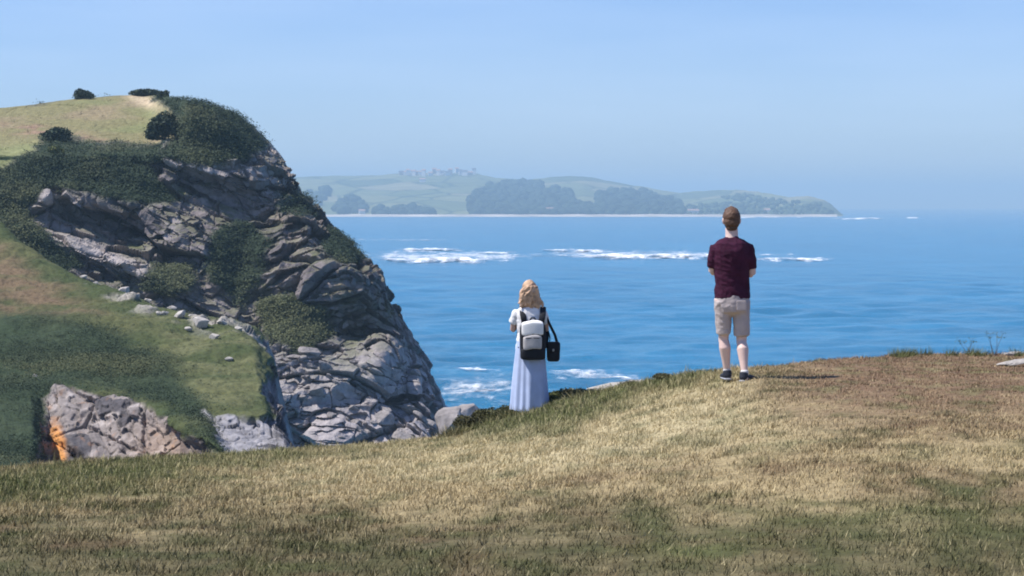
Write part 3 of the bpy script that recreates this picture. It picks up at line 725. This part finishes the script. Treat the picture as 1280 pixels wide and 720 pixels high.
def build_beach():
    xs = np.linspace(330, 1046, 240); n = fbm(np.stack([xs * .03, 0 * xs, 0 * xs], 1), 3)
    P = []
    for k, (py, dz) in enumerate(((271.5, -.6), (270.9, .5), (269.8, 2.5), (268.3, 5))):
        D = EYE * FPX / (np.full_like(xs, 270.9) - 256.5) + (k - 1) * 38 + 18 * n * (k > 0)
        P.append(np.stack([(xs - 640) / FPX * D, D, np.full_like(xs, dz) + (1.6 * n if k == 3 else 0)], -1))
    P = np.array(P)
    setp(link('beach', np_mesh('beach', P.reshape(-1, 3), grid_faces(4, len(xs))), mat('beach_sand', base=(.46, .41, .36), nscale=.012, namp=.5, rough=.95)), 'pale beach line below the far headland', kind='structure')
build_beach()
def box_mesh(name, w, d, h):
    v = [(-w/2, -d/2, -3), (w/2, -d/2, -3), (w/2, d/2, -3), (-w/2, d/2, -3), (-w/2, -d/2, h), (w/2, -d/2, h), (w/2, d/2, h), (-w/2, d/2, h)]
    me = bpy.data.meshes.new(name); me.from_pydata(v, [], [(0, 3, 2, 1), (4, 5, 6, 7), (0, 1, 5, 4), (1, 2, 6, 5), (2, 3, 7, 6), (3, 0, 4, 7)]); return me
def gable_mesh(name, w, d, h0, h1):
    e = .6; v = [(-w/2-e, -d/2-e, h0+.02), (w/2+e, -d/2-e, h0+.02), (w/2+e, d/2+e, h0+.02), (-w/2-e, d/2+e, h0+.02), (-w/2-e, 0, h1), (w/2+e, 0, h1)]
    me = bpy.data.meshes.new(name); me.from_pydata(v, [], [(0, 3, 2, 1), (0, 1, 5, 4), (2, 3, 4, 5), (0, 4, 3), (1, 2, 5)]); return me
def house(px, py, w, h, white, label, group, lift=0):
    p = far_pt(px, py); t = empty('house', (p[0], p[1], p[2] + lift), random.uniform(-.25, .25)); setp(t, label, 'house', group)
    link('wall', box_mesh('wall', w, 10, h), M['house_white' if white else 'house_cream'], t)
    link('roof', gable_mesh('roof', w, 10, h, h + 4.0), M['roof_tile' if random.random() < .6 else 'slate'], t)
for i, x in enumerate((502, 506.5, 511, 517, 521, 527, 531, 538, 543, 547, 553.5, 560, 564, 571, 577, 581.5, 588, 593)):
    house(x + random.uniform(-1, 1), 218 + random.uniform(-1.2, 2.2), random.uniform(9, 17), random.uniform(7, 15), i % 4 != 0, 'small hazy house of the village along the ridge of the far headland', 'village houses on the far ridge', random.uniform(-1, 3))
for (x, y, w, h, lab) in ((528, 228, 16, 8, 'lone white house on the fields below the ridge village'), (687, 267.6, 22, 11, 'white house by the shore below the large wood'), (696, 268, 14, 7, 'lower pale house beside the white shore house'),
        (866, 267.8, 26, 9, 'white house on the shore left of the man'), (826, 268, 12, 7, 'small pale shore house between the two woods'), (452, 267.4, 14, 7, 'small pale house at the left end of the far beach'), (958, 266.5, 14, 7, 'small pale house on the shore right of the man')):
    house(x, y, w, h, True, lab, 'houses by the far shore')

# ================================================================== BUSHES
def bush(name, label, cat, p, rx, ry, rz, n, leaf, base, group=None, lean=0, wedge=0):
    t = empty(name, tuple(p)); setp(t, label, cat, group)
    nl = 9; lobes = rng.uniform(-1, 1, (nl, 3)) * np.array([rx * .6, ry * .6, rz * .3]) + np.array([0, 0, rz * .45])
    lr = rng.uniform(.35, .6, nl)
    k = rng.integers(0, nl, n); d = rng.normal(size=(n, 3)); d /= np.linalg.norm(d, axis=1)[:, None]
    rad = rng.uniform(.3, 1, n) ** .5
    c = lobes[k] + d * (lr[k] * rad)[:, None] * np.array([rx, ry, rz])
    c[:, 0] += lean * c[:, 2]; c[:, 2] = np.maximum(c[:, 2], 0.0)
    if wedge: c[:, 2] *= np.clip(1.3 - 1.0 * (c[:, 0] / rx + 1) / 2, .35, 1.4); lobes[:, 2] *= .5
    V, F, C = leaf_quads(c, np.zeros((n, 3)), 3, leaf * 1.2, leaf, np.array(base), .4)
    link('foliage', np_mesh('foliage', V, F, C, False), M['leaf'], t)
    sv, sf, o = [], [], 0
    for i in range(7):
        q = lobes[i] * np.array([.9, .9, 1.1]); r = max(rx, rz) * .025
        a = np.array([rng.uniform(-.15, .15) * rx, rng.uniform(-.15, .15) * ry, -.05 * rz])
        for pp, rr in ((a, r), (a * .4 + q * .6 + np.array([0, 0, .05 * rz]), r * .7), (q, r * .3)):
            sv += [pp + rr * np.array([math.cos(w), math.sin(w), 0]) for w in (0, 2.1, 4.2)]
        for s in (0, 3):
            for j in range(3): sf.append([o + s + j, o + s + (j + 1) % 3, o + s + 3 + (j + 1) % 3, o + s + 3 + j])
        o += 9
    link('stem', np_mesh('stem', np.array(sv), np.array(sf)), M['stem'], t)
    return t
def on_ground(px, D):
    x = (px - 640) / FPX * D; return np.array([x, D, float(ground_z(np.array([x]), np.array([D]))[0])])
DK = (.045, .048, .022); OL = (.075, .08, .03); HT = (.06, .045, .03)
G_ = 'low shrubs along the meadow edge'
bush('shrub', 'low dark heather shrub at the cliff edge left of the woman, furthest left', 'shrub', on_ground(588, 25.0), .2, .22, .17, 2000, .014, (.085, .08, .038), G_)
bush('shrub', 'broad dark olive shrub at the cliff edge just left of the long dress', 'shrub', on_ground(614, 25.5), .3, .26, .2, 3600, .014, (.09, .088, .038), G_)
bush('shrub', 'dark shrub at the hem of the long blue dress', 'shrub', on_ground(640, 25.4), .16, .2, .12, 1500, .013, (.085, .085, .04), G_)
bush('shrub', 'dark brown shrub on the edge between the woman and the pale rock', 'shrub', on_ground(722, 25.4), .24, .18, .10, 1800, .012, (.13, .12, .06), G_)
bush('shrub', 'low green shrub just right of the long dress', 'shrub', on_ground(697, 25.5), .18, .18, .12, 1800, .014, (.10, .11, .04), G_)
bush('shrub', 'small brown shrub on the skyline between the pale rock and the man', 'shrub', on_ground(830, 23.3), .16, .13, .05, 900, .011, (.13, .12, .055), G_)
def hill_pt(px, dy=0): 
    p, n = surf(main_state, px, skyline(np.array([px]))[0] + 1.5 + dy); return p
bush('bush', 'dark windblown wedge shaped bush alone on the grassy hilltop skyline', 'bush', hill_pt(105), 1.6, .9, 1.35, 1100, .15, (.05, .066, .04), 'bushes on the headland top', wedge=1)
bush('bush', 'long low dark hedge on the very top of the headland', 'bush', hill_pt(180) + np.array([0, 0, .12]), 2.6, 1.0, .8, 900, .16, (.05, .066, .04), 'bushes on the headland top')
bush('bush', 'round dark green bush right of the headland summit', 'bush', hill_pt(205), .9, .8, 1.0, 600, .14, (.05, .066, .04), 'bushes on the headland top')
p_, n_ = surf(main_state, 210, 178); bush('bush', 'large round dark bush at the corner of the hilltop grass', 'bush', p_, 2.6, 1.6, 2.6, 1500, .2, (.05, .066, .04), 'bushes on the headland top')
p_, n_ = surf(main_state, 66, 178); bush('bush', 'dark bush at the left foot of the hilltop grass', 'bush', p_, 2.2, 1.4, 1.6, 1000, .2, (.05, .066, .04), 'bushes on the headland top')
p_, n_ = surf(main_state, 70, 194); bush('bush', 'small yellow green bush on the dark scrub belt', 'bush', p_, 1.0, .9, .8, 400, .16, (.14, .15, .05), 'bushes on the headland top')

# edge rocks on the meadow
def edge_rock(px, D, s, sx, sz, label, up=0):
    p = on_ground(px, D); o = link('edge_rock', PALEB[random.randrange(3)].copy()); o.location = (p[0], p[1], p[2] + up)
    o.scale = (s * sx, s, s * sz); o.rotation_euler = (0.05, -.12, random.uniform(-.3, .3)); setp(o, label, 'rock', 'pale rocks along the meadow edge')
edge_rock(768, 24.9, .27, 1.7, .36, 'flat pale rock shelf on the edge between the woman and the man', .07)
edge_rock(795, 24.4, .13, 1.5, .4, 'smaller pale flat rock just right of the pale shelf', .05)
edge_rock(1012, 24.4, .12, 1.5, .45, 'small pale stone on the skyline right of the man', .05)
edge_rock(1036, 24.6, .07, 1.4, .5, 'tiny stone beside the skyline stone right of the man', .05)
edge_rock(1272, 23.0, .18, 1.6, .4, 'pale rock at the far right edge of the meadow', .06)
edge_rock(1268, 25.2, .1, 1.4, .6, 'pale stone on the skyline at far right', .02)
def tall_plant(px, D, h, label):
    p = on_ground(px, D); t = empty('tall_weed', tuple(p)); setp(t, label, 'plant', 'thin weeds on the skyline')
    sv, sf, o = [], [], 0; tips = []
    for i in range(4):
        a = np.array([rng.uniform(-.03, .03), rng.uniform(-.03, .03), -.02]); b = np.array([rng.uniform(-.14, .14), rng.uniform(-.08, .08), h * rng.uniform(.65, 1)])
        m_ = a * .5 + b * .5 + np.array([rng.uniform(-.02, .02), 0, .02])
        for pp, rr in ((a, .004), (m_, .003), (b, .0015)): sv += [pp + rr * np.array([math.cos(w), math.sin(w), 0]) for w in (0, 2.1, 4.2)]
        for s in (0, 3):
            for j in range(3): sf.append([o + s + j, o + s + (j + 1) % 3, o + s + 3 + (j + 1) % 3, o + s + 3 + j])
        o += 9; tips += [b, m_ * .4 + b * .6]
    link('stem', np_mesh('stem', np.array(sv), np.array(sf)), M['stem'], t)
    V, F, C = leaf_quads(np.array(tips), np.zeros((len(tips), 3)), 7, .05, .012, np.array([.10, .11, .05]))
    setp(link('flower_head', np_mesh('flower_head', V, F, C, False), M['leaf'], t), kind='stuff')
tall_plant(1246, 25.1, .36, 'thin branching weed on the skyline at far right')
tall_plant(1212, 25.2, .2, 'shorter thin weed on the skyline left of the branching weed')

# ================================================================== PEOPLE
def tube(pts, rad, seg=14, ref=(1, 0, 0)):
    pts = np.array(pts, float); rad = [r if np.ndim(r) else (r, r) for r in rad]; n = len(pts)
    T = np.gradient(pts, axis=0); T /= np.linalg.norm(T, axis=1)[:, None] + 1e-9
    V = []; ref = np.array(ref, float)
    if abs(T.mean(0) @ ref) > .8 * np.linalg.norm(T.mean(0)): ref = np.array([0, 0, 1.])
    for i in range(n):
        a = ref - T[i] * (ref @ T[i]); a /= np.linalg.norm(a); b = np.cross(T[i], a)
        for k in range(seg):
            w = 2 * math.pi * k / seg; V.append(pts[i] + a * rad[i][0] * math.cos(w) + b * rad[i][1] * math.sin(w))
    F = []
    for i in range(n - 1):
        for k in range(seg):
            F.append((i * seg + k, i * seg + (k + 1) % seg, (i + 1) * seg + (k + 1) % seg, (i + 1) * seg + k))
    c0 = len(V); V.append(pts[0] - T[0] * min(rad[0]) * .45); V.append(pts[-1] + T[-1] * min(rad[-1]) * .45)
    for k in range(seg):
        F.append((c0, (k + 1) % seg, k)); F.append((c0 + 1, (n - 1) * seg + k, (n - 1) * seg + (k + 1) % seg))
    return V, F
def ell(c, r, seg=16):
    zs = np.linspace(-1, 1, 9)[1:-1]
    return tube([(c[0], c[1], c[2] + r[2] * z) for z in np.sin(zs * math.pi / 2)], [(r[0] * math.sqrt(1 - z * z), r[1] * math.sqrt(1 - z * z)) for z in np.sin(zs * math.pi / 2)], seg)
def fused(name, pieces, material, parent, voxel=.007, smooth=3, wrinkle=0, wscale=(9, 9, 14)):
    """union of limbs into one continuous skin"""
    V, F = [], []
    for v, f in pieces:
        o = len(V); V += [tuple(x) for x in v]; F += [tuple(o + i for i in q) for q in f]
    me = bpy.data.meshes.new(name); me.from_pydata(V, [], F); ob = bpy.data.objects.new(name, me); col.objects.link(ob)
    r = ob.modifiers.new('r', 'REMESH'); r.mode = 'VOXEL'; r.voxel_size = voxel; r.use_smooth_shade = True
    s = ob.modifiers.new('s', 'SMOOTH'); s.factor = .5; s.iterations = smooth
    dg = bpy.context.evaluated_depsgraph_get(); new = bpy.data.meshes.new_from_object(ob.evaluated_get(dg), depsgraph=dg)
    bpy.data.objects.remove(ob); bpy.data.meshes.remove(me); new.name = name
    if wrinkle:
        q = np.empty(len(new.vertices) * 3, np.float32); new.vertices.foreach_get('co', q); q = q.reshape(-1, 3).astype(float)
        nn = np.empty(len(q) * 3, np.float32); new.vertices.foreach_get('normal', nn); nn = nn.reshape(-1, 3)
        sl = q @ np.array([[1, .0, .5], [0, 1, 0], [-.5, 0, 1]])
        q += nn * (wrinkle * (ridged(sl * np.array(wscale), 3) - .35))[:, None]; new.vertices.foreach_set('co', q.astype(np.float32).ravel()); new.update()
    new.materials.clear(); new.materials.append(material)
    new.polygons.foreach_set('use_smooth', np.ones(len(new.polygons), bool))
    return link(name, new, None, parent)
def hand(pieces, w, d, nrm, s=1, thumb=1):
    """palm, four bent fingers and a thumb leaving the side of the palm"""
    w = np.array(w, float); d = np.array(d, float) / np.linalg.norm(d); nrm = np.array(nrm, float); nrm -= d * (nrm @ d); nrm /= np.linalg.norm(nrm)
    side = np.cross(d, nrm)
    pieces.append(tube([w, w + d * .045 * s, w + d * .09 * s], [(.026 * s, .018 * s), (.038 * s, .016 * s), (.036 * s, .013 * s)], 12, side))
    for k, L in zip((-1.5, -.5, .5, 1.5), (.070, .080, .075, .058)):
        b = w + d * .085 * s + side * k * .0195 * s * thumb
        m1 = b + d * L * .45 * s - nrm * .006; m2 = m1 + (d * .8 - nrm * .5) * L * .32 * s; e = m2 + (d * .55 - nrm * .8) * L * .25 * s
        pieces.append(tube([b, m1, m2, e], [.0092 * s, .0088 * s, .008 * s, .0068 * s], 8))
    b = w + d * .03 * s - side * .032 * s * thumb
    pieces.append(tube([b, b + (d * .6 - side * .7 * thumb) * .035 * s, b + (d * .95 - side * .5 * thumb) * .062 * s - nrm * .01], [.013 * s, .011 * s, .008 * s], 8))
def head(pieces, x, y, z, s=1, turn=0):
    c, sn = math.cos(turn), math.sin(turn)
    R = lambda a: (x + (a[0] * c - a[1] * sn) * s, y + (a[0] * sn + a[1] * c) * s, z + a[2] * s)
    pieces.append(ell(R((0, -.008, .03)), (.076 * s, .094 * s, .092 * s)))
    pieces.append(ell(R((0, .022, -.035)), (.060 * s, .070 * s, .080 * s)))
    pieces.append(tube([R((0, .088, .015)), R((0, .104, -.018)), R((0, .094, -.03))], [.010 * s, .015 * s, .012 * s], 8))
    pieces.append(tube([R((-.022, .086, -.062)), R((0, .092, -.062)), R((.022, .086, -.062))], [.006 * s, .009 * s, .006 * s], 8))
    pieces.append(tube([R((0, .075, -.10)), R((0, .07, -.085))], [.02 * s, .022 * s], 8))
    for k in (-1, 1):
        pieces.append(tube([R((k * .076, -.008, -.03)), R((k * .084, -.014, 0)), R((k * .082, -.018, .028))], [(.010 * s, .014 * s), (.012 * s, .02 * s), (.009 * s, .014 * s)], 8))
    return R
def make_man():
    root = empty('person', tuple(MAN)); setp(root, 'man in maroon T-shirt and beige shorts standing with folded arms at the cliff edge', 'person', None)
    B = []
    R = head(B, .012, .015, 1.672, 1.06, -.05)
    B.append(tube([(.015, -.01, 1.44), (.014, 0, 1.52), (.012, .01, 1.60)], [(.085, .075), (.068, .066), (.066, .066)]))
    B.append(tube([(.02, .0, .84), (.02, .005, .95), (.018, 0, 1.08), (.016, 0, 1.22), (.015, -.005, 1.36), (.015, -.005, 1.43), (.015, 0, 1.47)], [(.165, .11), (.15, .10), (.15, .10), (.172, .115), (.185, .115), (.165, .10), (.09, .07)], 18))
    for k in (-1, 1):
        sh = np.array([.015 + k * .168, -.01, 1.40]); el_ = np.array([.018 + k * .200 + (.012 if k > 0 else 0), .045 - .02 * k, 1.125 - .012 * k])
        wr = np.array([.015 - k * .02, .215, 1.185 + .02 * k])
        B.append(tube([sh, sh * .5 + el_ * .5 + np.array([k * .012, -.012, 0]), el_], [.056, .050, .042]))
        B.append(tube([el_, el_ * .6 + wr * .4, wr], [.042, .041, .029]))
        hand(B, wr, (-k * 1., .02, .22), (0, 1, .2), 1.0, k)
    # legs: left straight, right a touch outward
    hipL, knL, anL = np.array([-.078, .0, .86]), np.array([-.062, .05, .46]), np.array([-.022, .07, .085])
    hipR, knR, anR = np.array([.112, .0, .85]), np.array([.124, .02, .44]), np.array([.142, -.11, .08])
    for hp, kn, an in ((hipL, knL, anL), (hipR, knR, anR)):
        B.append(tube([hp, hp * .5 + kn * .5, kn + np.array([0, 0, .05]), kn, kn - np.array([0, -.005, .06])], [.092, .078, .060, .056, .053]))
        ca = kn * .68 + an * .32 + np.array([0, -.022, 0])
        B.append(tube([kn - np.array([0, 0, .03]), ca, kn * .35 + an * .65 + np.array([0, -.008, 0]), an, an - np.array([0, 0, .05])], [.050, .063, .047, .034, .037]))
        B.append(tube([an + np.array([0, -.03, -.05]), an + np.array([.02, .07, -.058]), an + np.array([.03, .15, -.066])], [(.034, .03), (.04, .026), (.036, .02)]))
    fused('body', B, M['skin_pale'], root, .0075, 2)
    # T-shirt
    S = [tube([(.02, .0, .865), (.02, .0, .90), (.02, .0, 1.0), (.018, -.004, 1.12), (.016, -.006, 1.25), (.015, -.01, 1.36), (.015, -.008, 1.43), (.015, 0, 1.475), (.014, .0, 1.50)],
             [(.184, .128), (.184, .126), (.180, .120), (.182, .124), (.196, .134), (.208, .134), (.192, .12), (.128, .09), (.08, .076)], 22)]
    for k in (-1, 1):
        sh = np.array([.015 + k * .155, -.01, 1.40]); el_ = np.array([.018 + k * .202 + (.012 if k > 0 else 0), .04 - .02 * k, 1.13 - .012 * k])
        e = sh * .22 + el_ * .78
        S.append(tube([sh, sh * .5 + el_ * .5 + np.array([k * .014, -.012, 0]), e], [.070, .062, .059], 16))
    fused('t_shirt', S, M['shirt'], root, .008, 3, .016, (4, 4, 7))
    H = [tube([(.02, 0, .72), (.02, 0, .78), (.02, 0, .84), (.02, 0, .895)], [(.165, .12), (.182, .134), (.180, .13), (.175, .122)], 20)]
    for hp, kn in ((hipL, knL), (hipR, knR)):
        e = hp * .08 + kn * .92
        H.append(tube([hp + np.array([0, 0, -.02]), hp * .5 + kn * .5, e], [(.094, .11), (.084, .10), (.078 if hp is hipL else .083, .094)], 18))
    sh_ = fused('shorts', H, M['shorts'], root, .008, 2, .014, (6, 6, 7))
    bx = superbox('back_pocket', (.105, -.131, .79), (.052, .006, .055), M['shorts'], root, .3)
    # hair: short cropped cap
    HR = [ell(R((0, -.014, .042)), (.093, .104, .094)), ell(R((0, -.045, -.012)), (.084, .066, .078)), ell(R((.0, .03, .095)), (.074, .08, .048)), ell(R((.0, -.055, -.065)), (.06, .04, .035))]
    fused('hair', HR, M['brown_hair'], root, .006, 1, .007, (30, 30, 14))
    for k in (-1, 1): link('eye', ball('eye', .012), M['eye'], root, R((k * .03, .078, .012)))
    for an, rz in ((anL, .1), (anR, -.6)):
        SO = tube([an + np.array([0, 0, -.03]), an + np.array([0, 0, .03])], [.044, .042]); so = fused('sock', [SO], M['sock'], root, .008, 1)
        c, s = math.cos(rz), math.sin(rz); D = lambda a: an + np.array([a[0] * c - a[1] * s, a[0] * s + a[1] * c, a[2]])
        sp = [tube([D((0, -.055, -.04)), D((0, 0, -.038)), D((0, .08, -.05)), D((0, .17, -.06)), D((0, .205, -.064))], [(.036, .034), (.045, .04), (.047, .034), (.044, .024), (.026, .016)]),
              tube([D((0, -.02, -.04)), D((0, -.012, .005))], [.046, .047])]
        shoe = fused('shoe', sp, M['shoe'], root, .007, 1)
        sole = fused('sole', [tube([D((0, -.075, -.078)), D((0, 0, -.078)), D((0, .1, -.078)), D((0, .22, -.078))], [(.036, .012), (.043, .012), (.05, .012), (.03, .012)])], M['sole'], root, .007, 0)
        sole.parent = shoe
    return root
def ball(name, r):
    import bmesh
    bm = bmesh.new(); bmesh.ops.create_uvsphere(bm, u_segments=10, v_segments=8, radius=r); me = bpy.data.meshes.new(name); bm.to_mesh(me); bm.free(); return me
def superbox(name, c, h, material, parent, e=.35, nu=28, nv=16, fn=None):
    """softly rounded box (superellipsoid): centre c, half sizes h"""
    u = np.linspace(-np.pi, np.pi, nu, endpoint=False); v = np.linspace(-np.pi / 2, np.pi / 2, nv)
    f = lambda w: np.sign(w) * np.abs(w) ** e
    U, W = np.meshgrid(u, v)
    X = f(np.cos(W)) * f(np.cos(U)); Y = f(np.cos(W)) * f(np.sin(U)); Z = f(np.sin(W))
    P = np.stack([X * h[0], Y * h[1], Z * h[2]], -1)
    if fn: P = fn(P)
    P = P.reshape(-1, 3) + np.array(c)
    F = [(i * nu + k, i * nu + (k + 1) % nu, (i + 1) * nu + (k + 1) % nu, (i + 1) * nu + k) for i in range(nv - 1) for k in range(nu)]
    return link(name, np_mesh(name, P, np.array(F)), material, parent)
def make_woman():
    root = empty('person', tuple(WOM)); setp(root, 'blond woman in white top and long pale blue skirt at the cliff edge', 'person', None)
    B = []
    R = head(B, -.005, .03, 1.525, .95, .12)
    B.append(tube([(0, 0, 1.29), (0, .01, 1.36), (-.002, .02, 1.45)], [(.065, .06), (.047, .05), (.046, .052)]))
    B.append(tube([(0, 0, .76), (0, 0, .9), (0, 0, 1.0), (0, 0, 1.14), (0, -.005, 1.24), (0, 0, 1.30), (0, 0, 1.335)], [(.165, .115), (.15, .105), (.13, .09), (.15, .105), (.165, .095), (.14, .08), (.07, .06)], 18))
    for k in (-1, 1):
        sh = np.array([k * .165, 0, 1.275]); el_ = np.array([k * .215, .07, 1.03]); wr = np.array([k * .06, .27, 1.20])
        B.append(tube([sh, sh * .5 + el_ * .5 + np.array([k * .01, -.01, 0]), el_], [.045, .040, .034]))
        B.append(tube([el_, el_ * .6 + wr * .4, wr], [.034, .034, .023]))
        hand(B, wr, (-k * .35, .25, .85), (0, -1, .3), .9, -k)
    for k in (-1, 1):
        hp, kn, an = np.array([k * .08, 0, .82]), np.array([k * .085, .01, .43]), np.array([k * .09, -.01, .075])
        B.append(tube([hp, hp * .5 + kn * .5, kn], [.085, .07, .05]))
        B.append(tube([kn, kn * .65 + an * .35 + np.array([0, -.015, 0]), an, an - np.array([0, 0, .045])], [.05, .052, .033, .034]))
        B.append(tube([an + np.array([0, -.03, -.045]), an + np.array([0, .07, -.05]), an + np.array([0, .14, -.058])], [(.03, .028), (.036, .022), (.03, .016)]))
    fused('body', B, M['skin'], root, .0075, 2)
    S = [tube([(0, 0, .80), (0, 0, .88), (0, 0, 1.0), (0, 0, 1.14), (0, -.006, 1.24), (0, -.003, 1.30), (0, 0, 1.34)], [(.178, .13), (.168, .122), (.15, .108), (.165, .118), (.178, .108), (.155, .092), (.075, .066)], 20)]
    for k in (-1, 1):
        sh = np.array([k * .155, 0, 1.275]); e = np.array([k * .205, .035, 1.13])
        S.append(tube([sh, sh * .5 + e * .5, e], [.058, .056, .058], 14))
    fused('top', S, M['white_cotton'], root, .008, 3, .014, (5, 5, 8))
    # long gathered skirt with folds
    nz, nu = 40, 120; zz = np.linspace(0, 1, nz); P = []
    for t in zz:
        z = .97 - t * .94; rx = .150 + .088 * t ** .7; ry = .115 + .125 * t ** .8
        for k in range(nu):
            w = 2 * math.pi * k / nu
            fold = 1 + t ** .7 * (.055 * math.sin(7 * w + 1.2 * math.sin(2 * w + 1) + 1.2 * t) + .04 * math.sin(13 * w + 1.6 * math.sin(3 * w) + 2.2) + .045 * math.sin(4 * w - t * 2.5 + .8)) + .10 * t * max(0, -math.cos(w))
            P.append(((rx * math.cos(w)) * fold + .01 * t, ry * math.sin(w) * fold + .0, z + .012 * t * math.sin(4 * w)))
    F = [(i * nu + k, (i + 1) * nu + k, (i + 1) * nu + (k + 1) % nu, i * nu + (k + 1) % nu) for i in range(nz - 1) for k in range(nu)]
    link('skirt', np_mesh('skirt', np.array(P), np.array(F)), M['blue_cotton'], root)
    HR = [ell(R((0, -.02, .045)), (.092, .105, .10)), ell(R((0, -.055, -.05)), (.115, .075, .12)), ell(R((-.03, -.06, -.13)), (.10, .06, .10)), ell(R((.045, -.06, -.12)), (.10, .06, .10)), ell(R((-.085, -.03, -.08)), (.05, .06, .12)), ell(R((.09, -.02, -.07)), (.045, .06, .11))]
    for i in range(34):                                        # loose wavy locks
        a = rng.uniform(-1, 1); x0 = a * .085; ph = rng.uniform(0, 6.28); L = rng.uniform(.19, .30)
        HR.append(tube([R((x0 * (.75 + 1.2 * t) + .024 * math.sin(ph + 7 * t), -.085 - .02 * (1 - a * a) * 1.5 + .012 * math.cos(ph + 6 * t), .07 - L * t * 1.05)) for t in np.linspace(0, 1, 7)], [.018, .022, .024, .024, .022, .017, .008], 8))
    fused('hair', HR, M['blond_hair'], root, .006, 0, .016, (18, 18, 8))
    for k in (-1, 1): link('eye', ball('eye', .011), M['eye'], root, R((k * .03, .078, .012)))
    return root
def ribbon(name, pts, w, th, material, parent, ref=(1, 0, 0)):
    v, f = tube(pts, [(w / 2, th / 2)] * len(pts), 10, ref)
    me = bpy.data.meshes.new(name); me.from_pydata([tuple(x) for x in v], [], f); me.polygons.foreach_set('use_smooth', np.ones(len(f), bool))
    return link(name, me, material, parent)
def make_backpack():
    t = empty('backpack', tuple(WOM + np.array([.04, -.17, .68]))); setp(t, 'black backpack with cream flap and grey pocket on the woman\'s back', 'backpack', None)
    superbox('main_bag', (0, .0, .24), (.165, .085, .245), M['black_canvas'], t, .46, 40, 24, lambda P: P * (1 + .035 * fbm(P.reshape(-1, 3) * 9, 3).reshape(P.shape[:2])[..., None]))
    def fl(P): P = P.copy(); P[..., 2] += .012 * np.sin(P[..., 0] * 22 + 1) + .01 * np.sin(P[..., 1] * 40); P[..., 1] -= .02 * (1 - (P[..., 0] / .16) ** 2); return P
    f = superbox('flap', (-.005, -.062, .40), (.138, .04, .08), M['cream_canvas'], t, .3, fn=fl)
    superbox('buckle', (0, -.112, .345), (.016, .006, .022), M['metal'], f, .3, 12, 8)
    pk = superbox('front_pocket', (-.005, -.072, .225), (.118, .042, .088), M['grey_canvas'], t, .33, fn=fl)
    superbox('pocket_zip', (-.005, -.128, .275), (.09, .005, .006), M['black_canvas'], pk, .4, 12, 8)
    superbox('base_panel', (0, -.03, .07), (.160, .078, .075), M['black_canvas'], t, .4)
    h = ribbon('grab_handle', [(-.04, .03, .48), (-.02, .02, .52), (.02, .02, .52), (.04, .03, .48)], .02, .008, M['black_canvas'], t)
    for k in (-1, 1):
        x = k * .125
        ribbon('shoulder_strap', [(x * .85, .02, .46), (x, .06, .56), (x * 1.05, .12, .632), (x * 1.05, .21, .645), (x * 1.05, .27, .57), (x * 1.2, .29, .42), (x * 1.35, .22, .26), (x * 1.2, .08, .14)], .075, .018, M['black_canvas'], t)
    # white lining panel between the straps
    return t
def make_bag():
    t = empty('shoulder_bag', tuple(WOM + np.array([.30, -.04, .64]))); setp(t, 'small black shoulder bag hanging at the woman\'s right hip', 'bag', None)
    superbox('bag_body', (0, 0, .125), (.085, .055, .125), M['black_canvas'], t, .4)
    f = superbox('bag_flap', (0, -.03, .185), (.088, .034, .07), M['black_canvas'], t, .35)
    superbox('clasp', (0, -.066, .15), (.012, .004, .016), M['metal'], f, .4, 12, 8)
    ribbon('bag_strap', [(.06, 0, .2), (.02, .0, .34), (-.06, .02, .5), (-.115, .03, .63), (-.15, .05, .68), (-.14, .12, .66), (-.10, .16, .5), (-.04, .08, .3), (-.05, .02, .2)], .035, .012, M['black_canvas'], t)
_mx = (913 - 640) / FPX * 20.9
MAN = np.array([_mx, 20.9, .03 + float(ground_z(np.array([_mx]), np.array([20.9]))[0])])
_wx = (662 - 640) / FPX * 25.2
WOM = np.array([_wx, 25.2, float(ground_z(np.array([_wx]), np.array([25.2]))[0])])
make_man(); make_woman(); make_backpack(); make_bag()

# ================================================================== THE AIR
def build_haze():
    me = bpy.data.meshes.new('haze'); x, y0, y1, z0, z1 = 16000, -6000, 15500, -3.0, 178.0
    me.from_pydata([(-x, y0, z0), (x, y0, z0), (x, y1, z0), (-x, y1, z0), (-x, y0, z1), (x, y0, z1), (x, y1, z1), (-x, y1, z1)], [],
                   [(0, 3, 2, 1), (4, 5, 6, 7), (0, 1, 5, 4), (1, 2, 6, 5), (2, 3, 7, 6), (3, 0, 4, 7)])
    m = bpy.data.materials.new('haze'); m.use_nodes = True; n = m.node_tree.nodes; n.clear()
    v = n.new('ShaderNodeVolumePrincipled'); o = n.new('ShaderNodeOutputMaterial')
    v.inputs['Color'].default_value = (.53, .80, 1, 1); v.inputs['Density'].default_value = .0002; v.inputs['Anisotropy'].default_value = 0
    m.node_tree.links.new(v.outputs[0], o.inputs['Volume'])
    setp(link('haze', me, m), 'pale sea haze', kind='stuff')
build_haze()
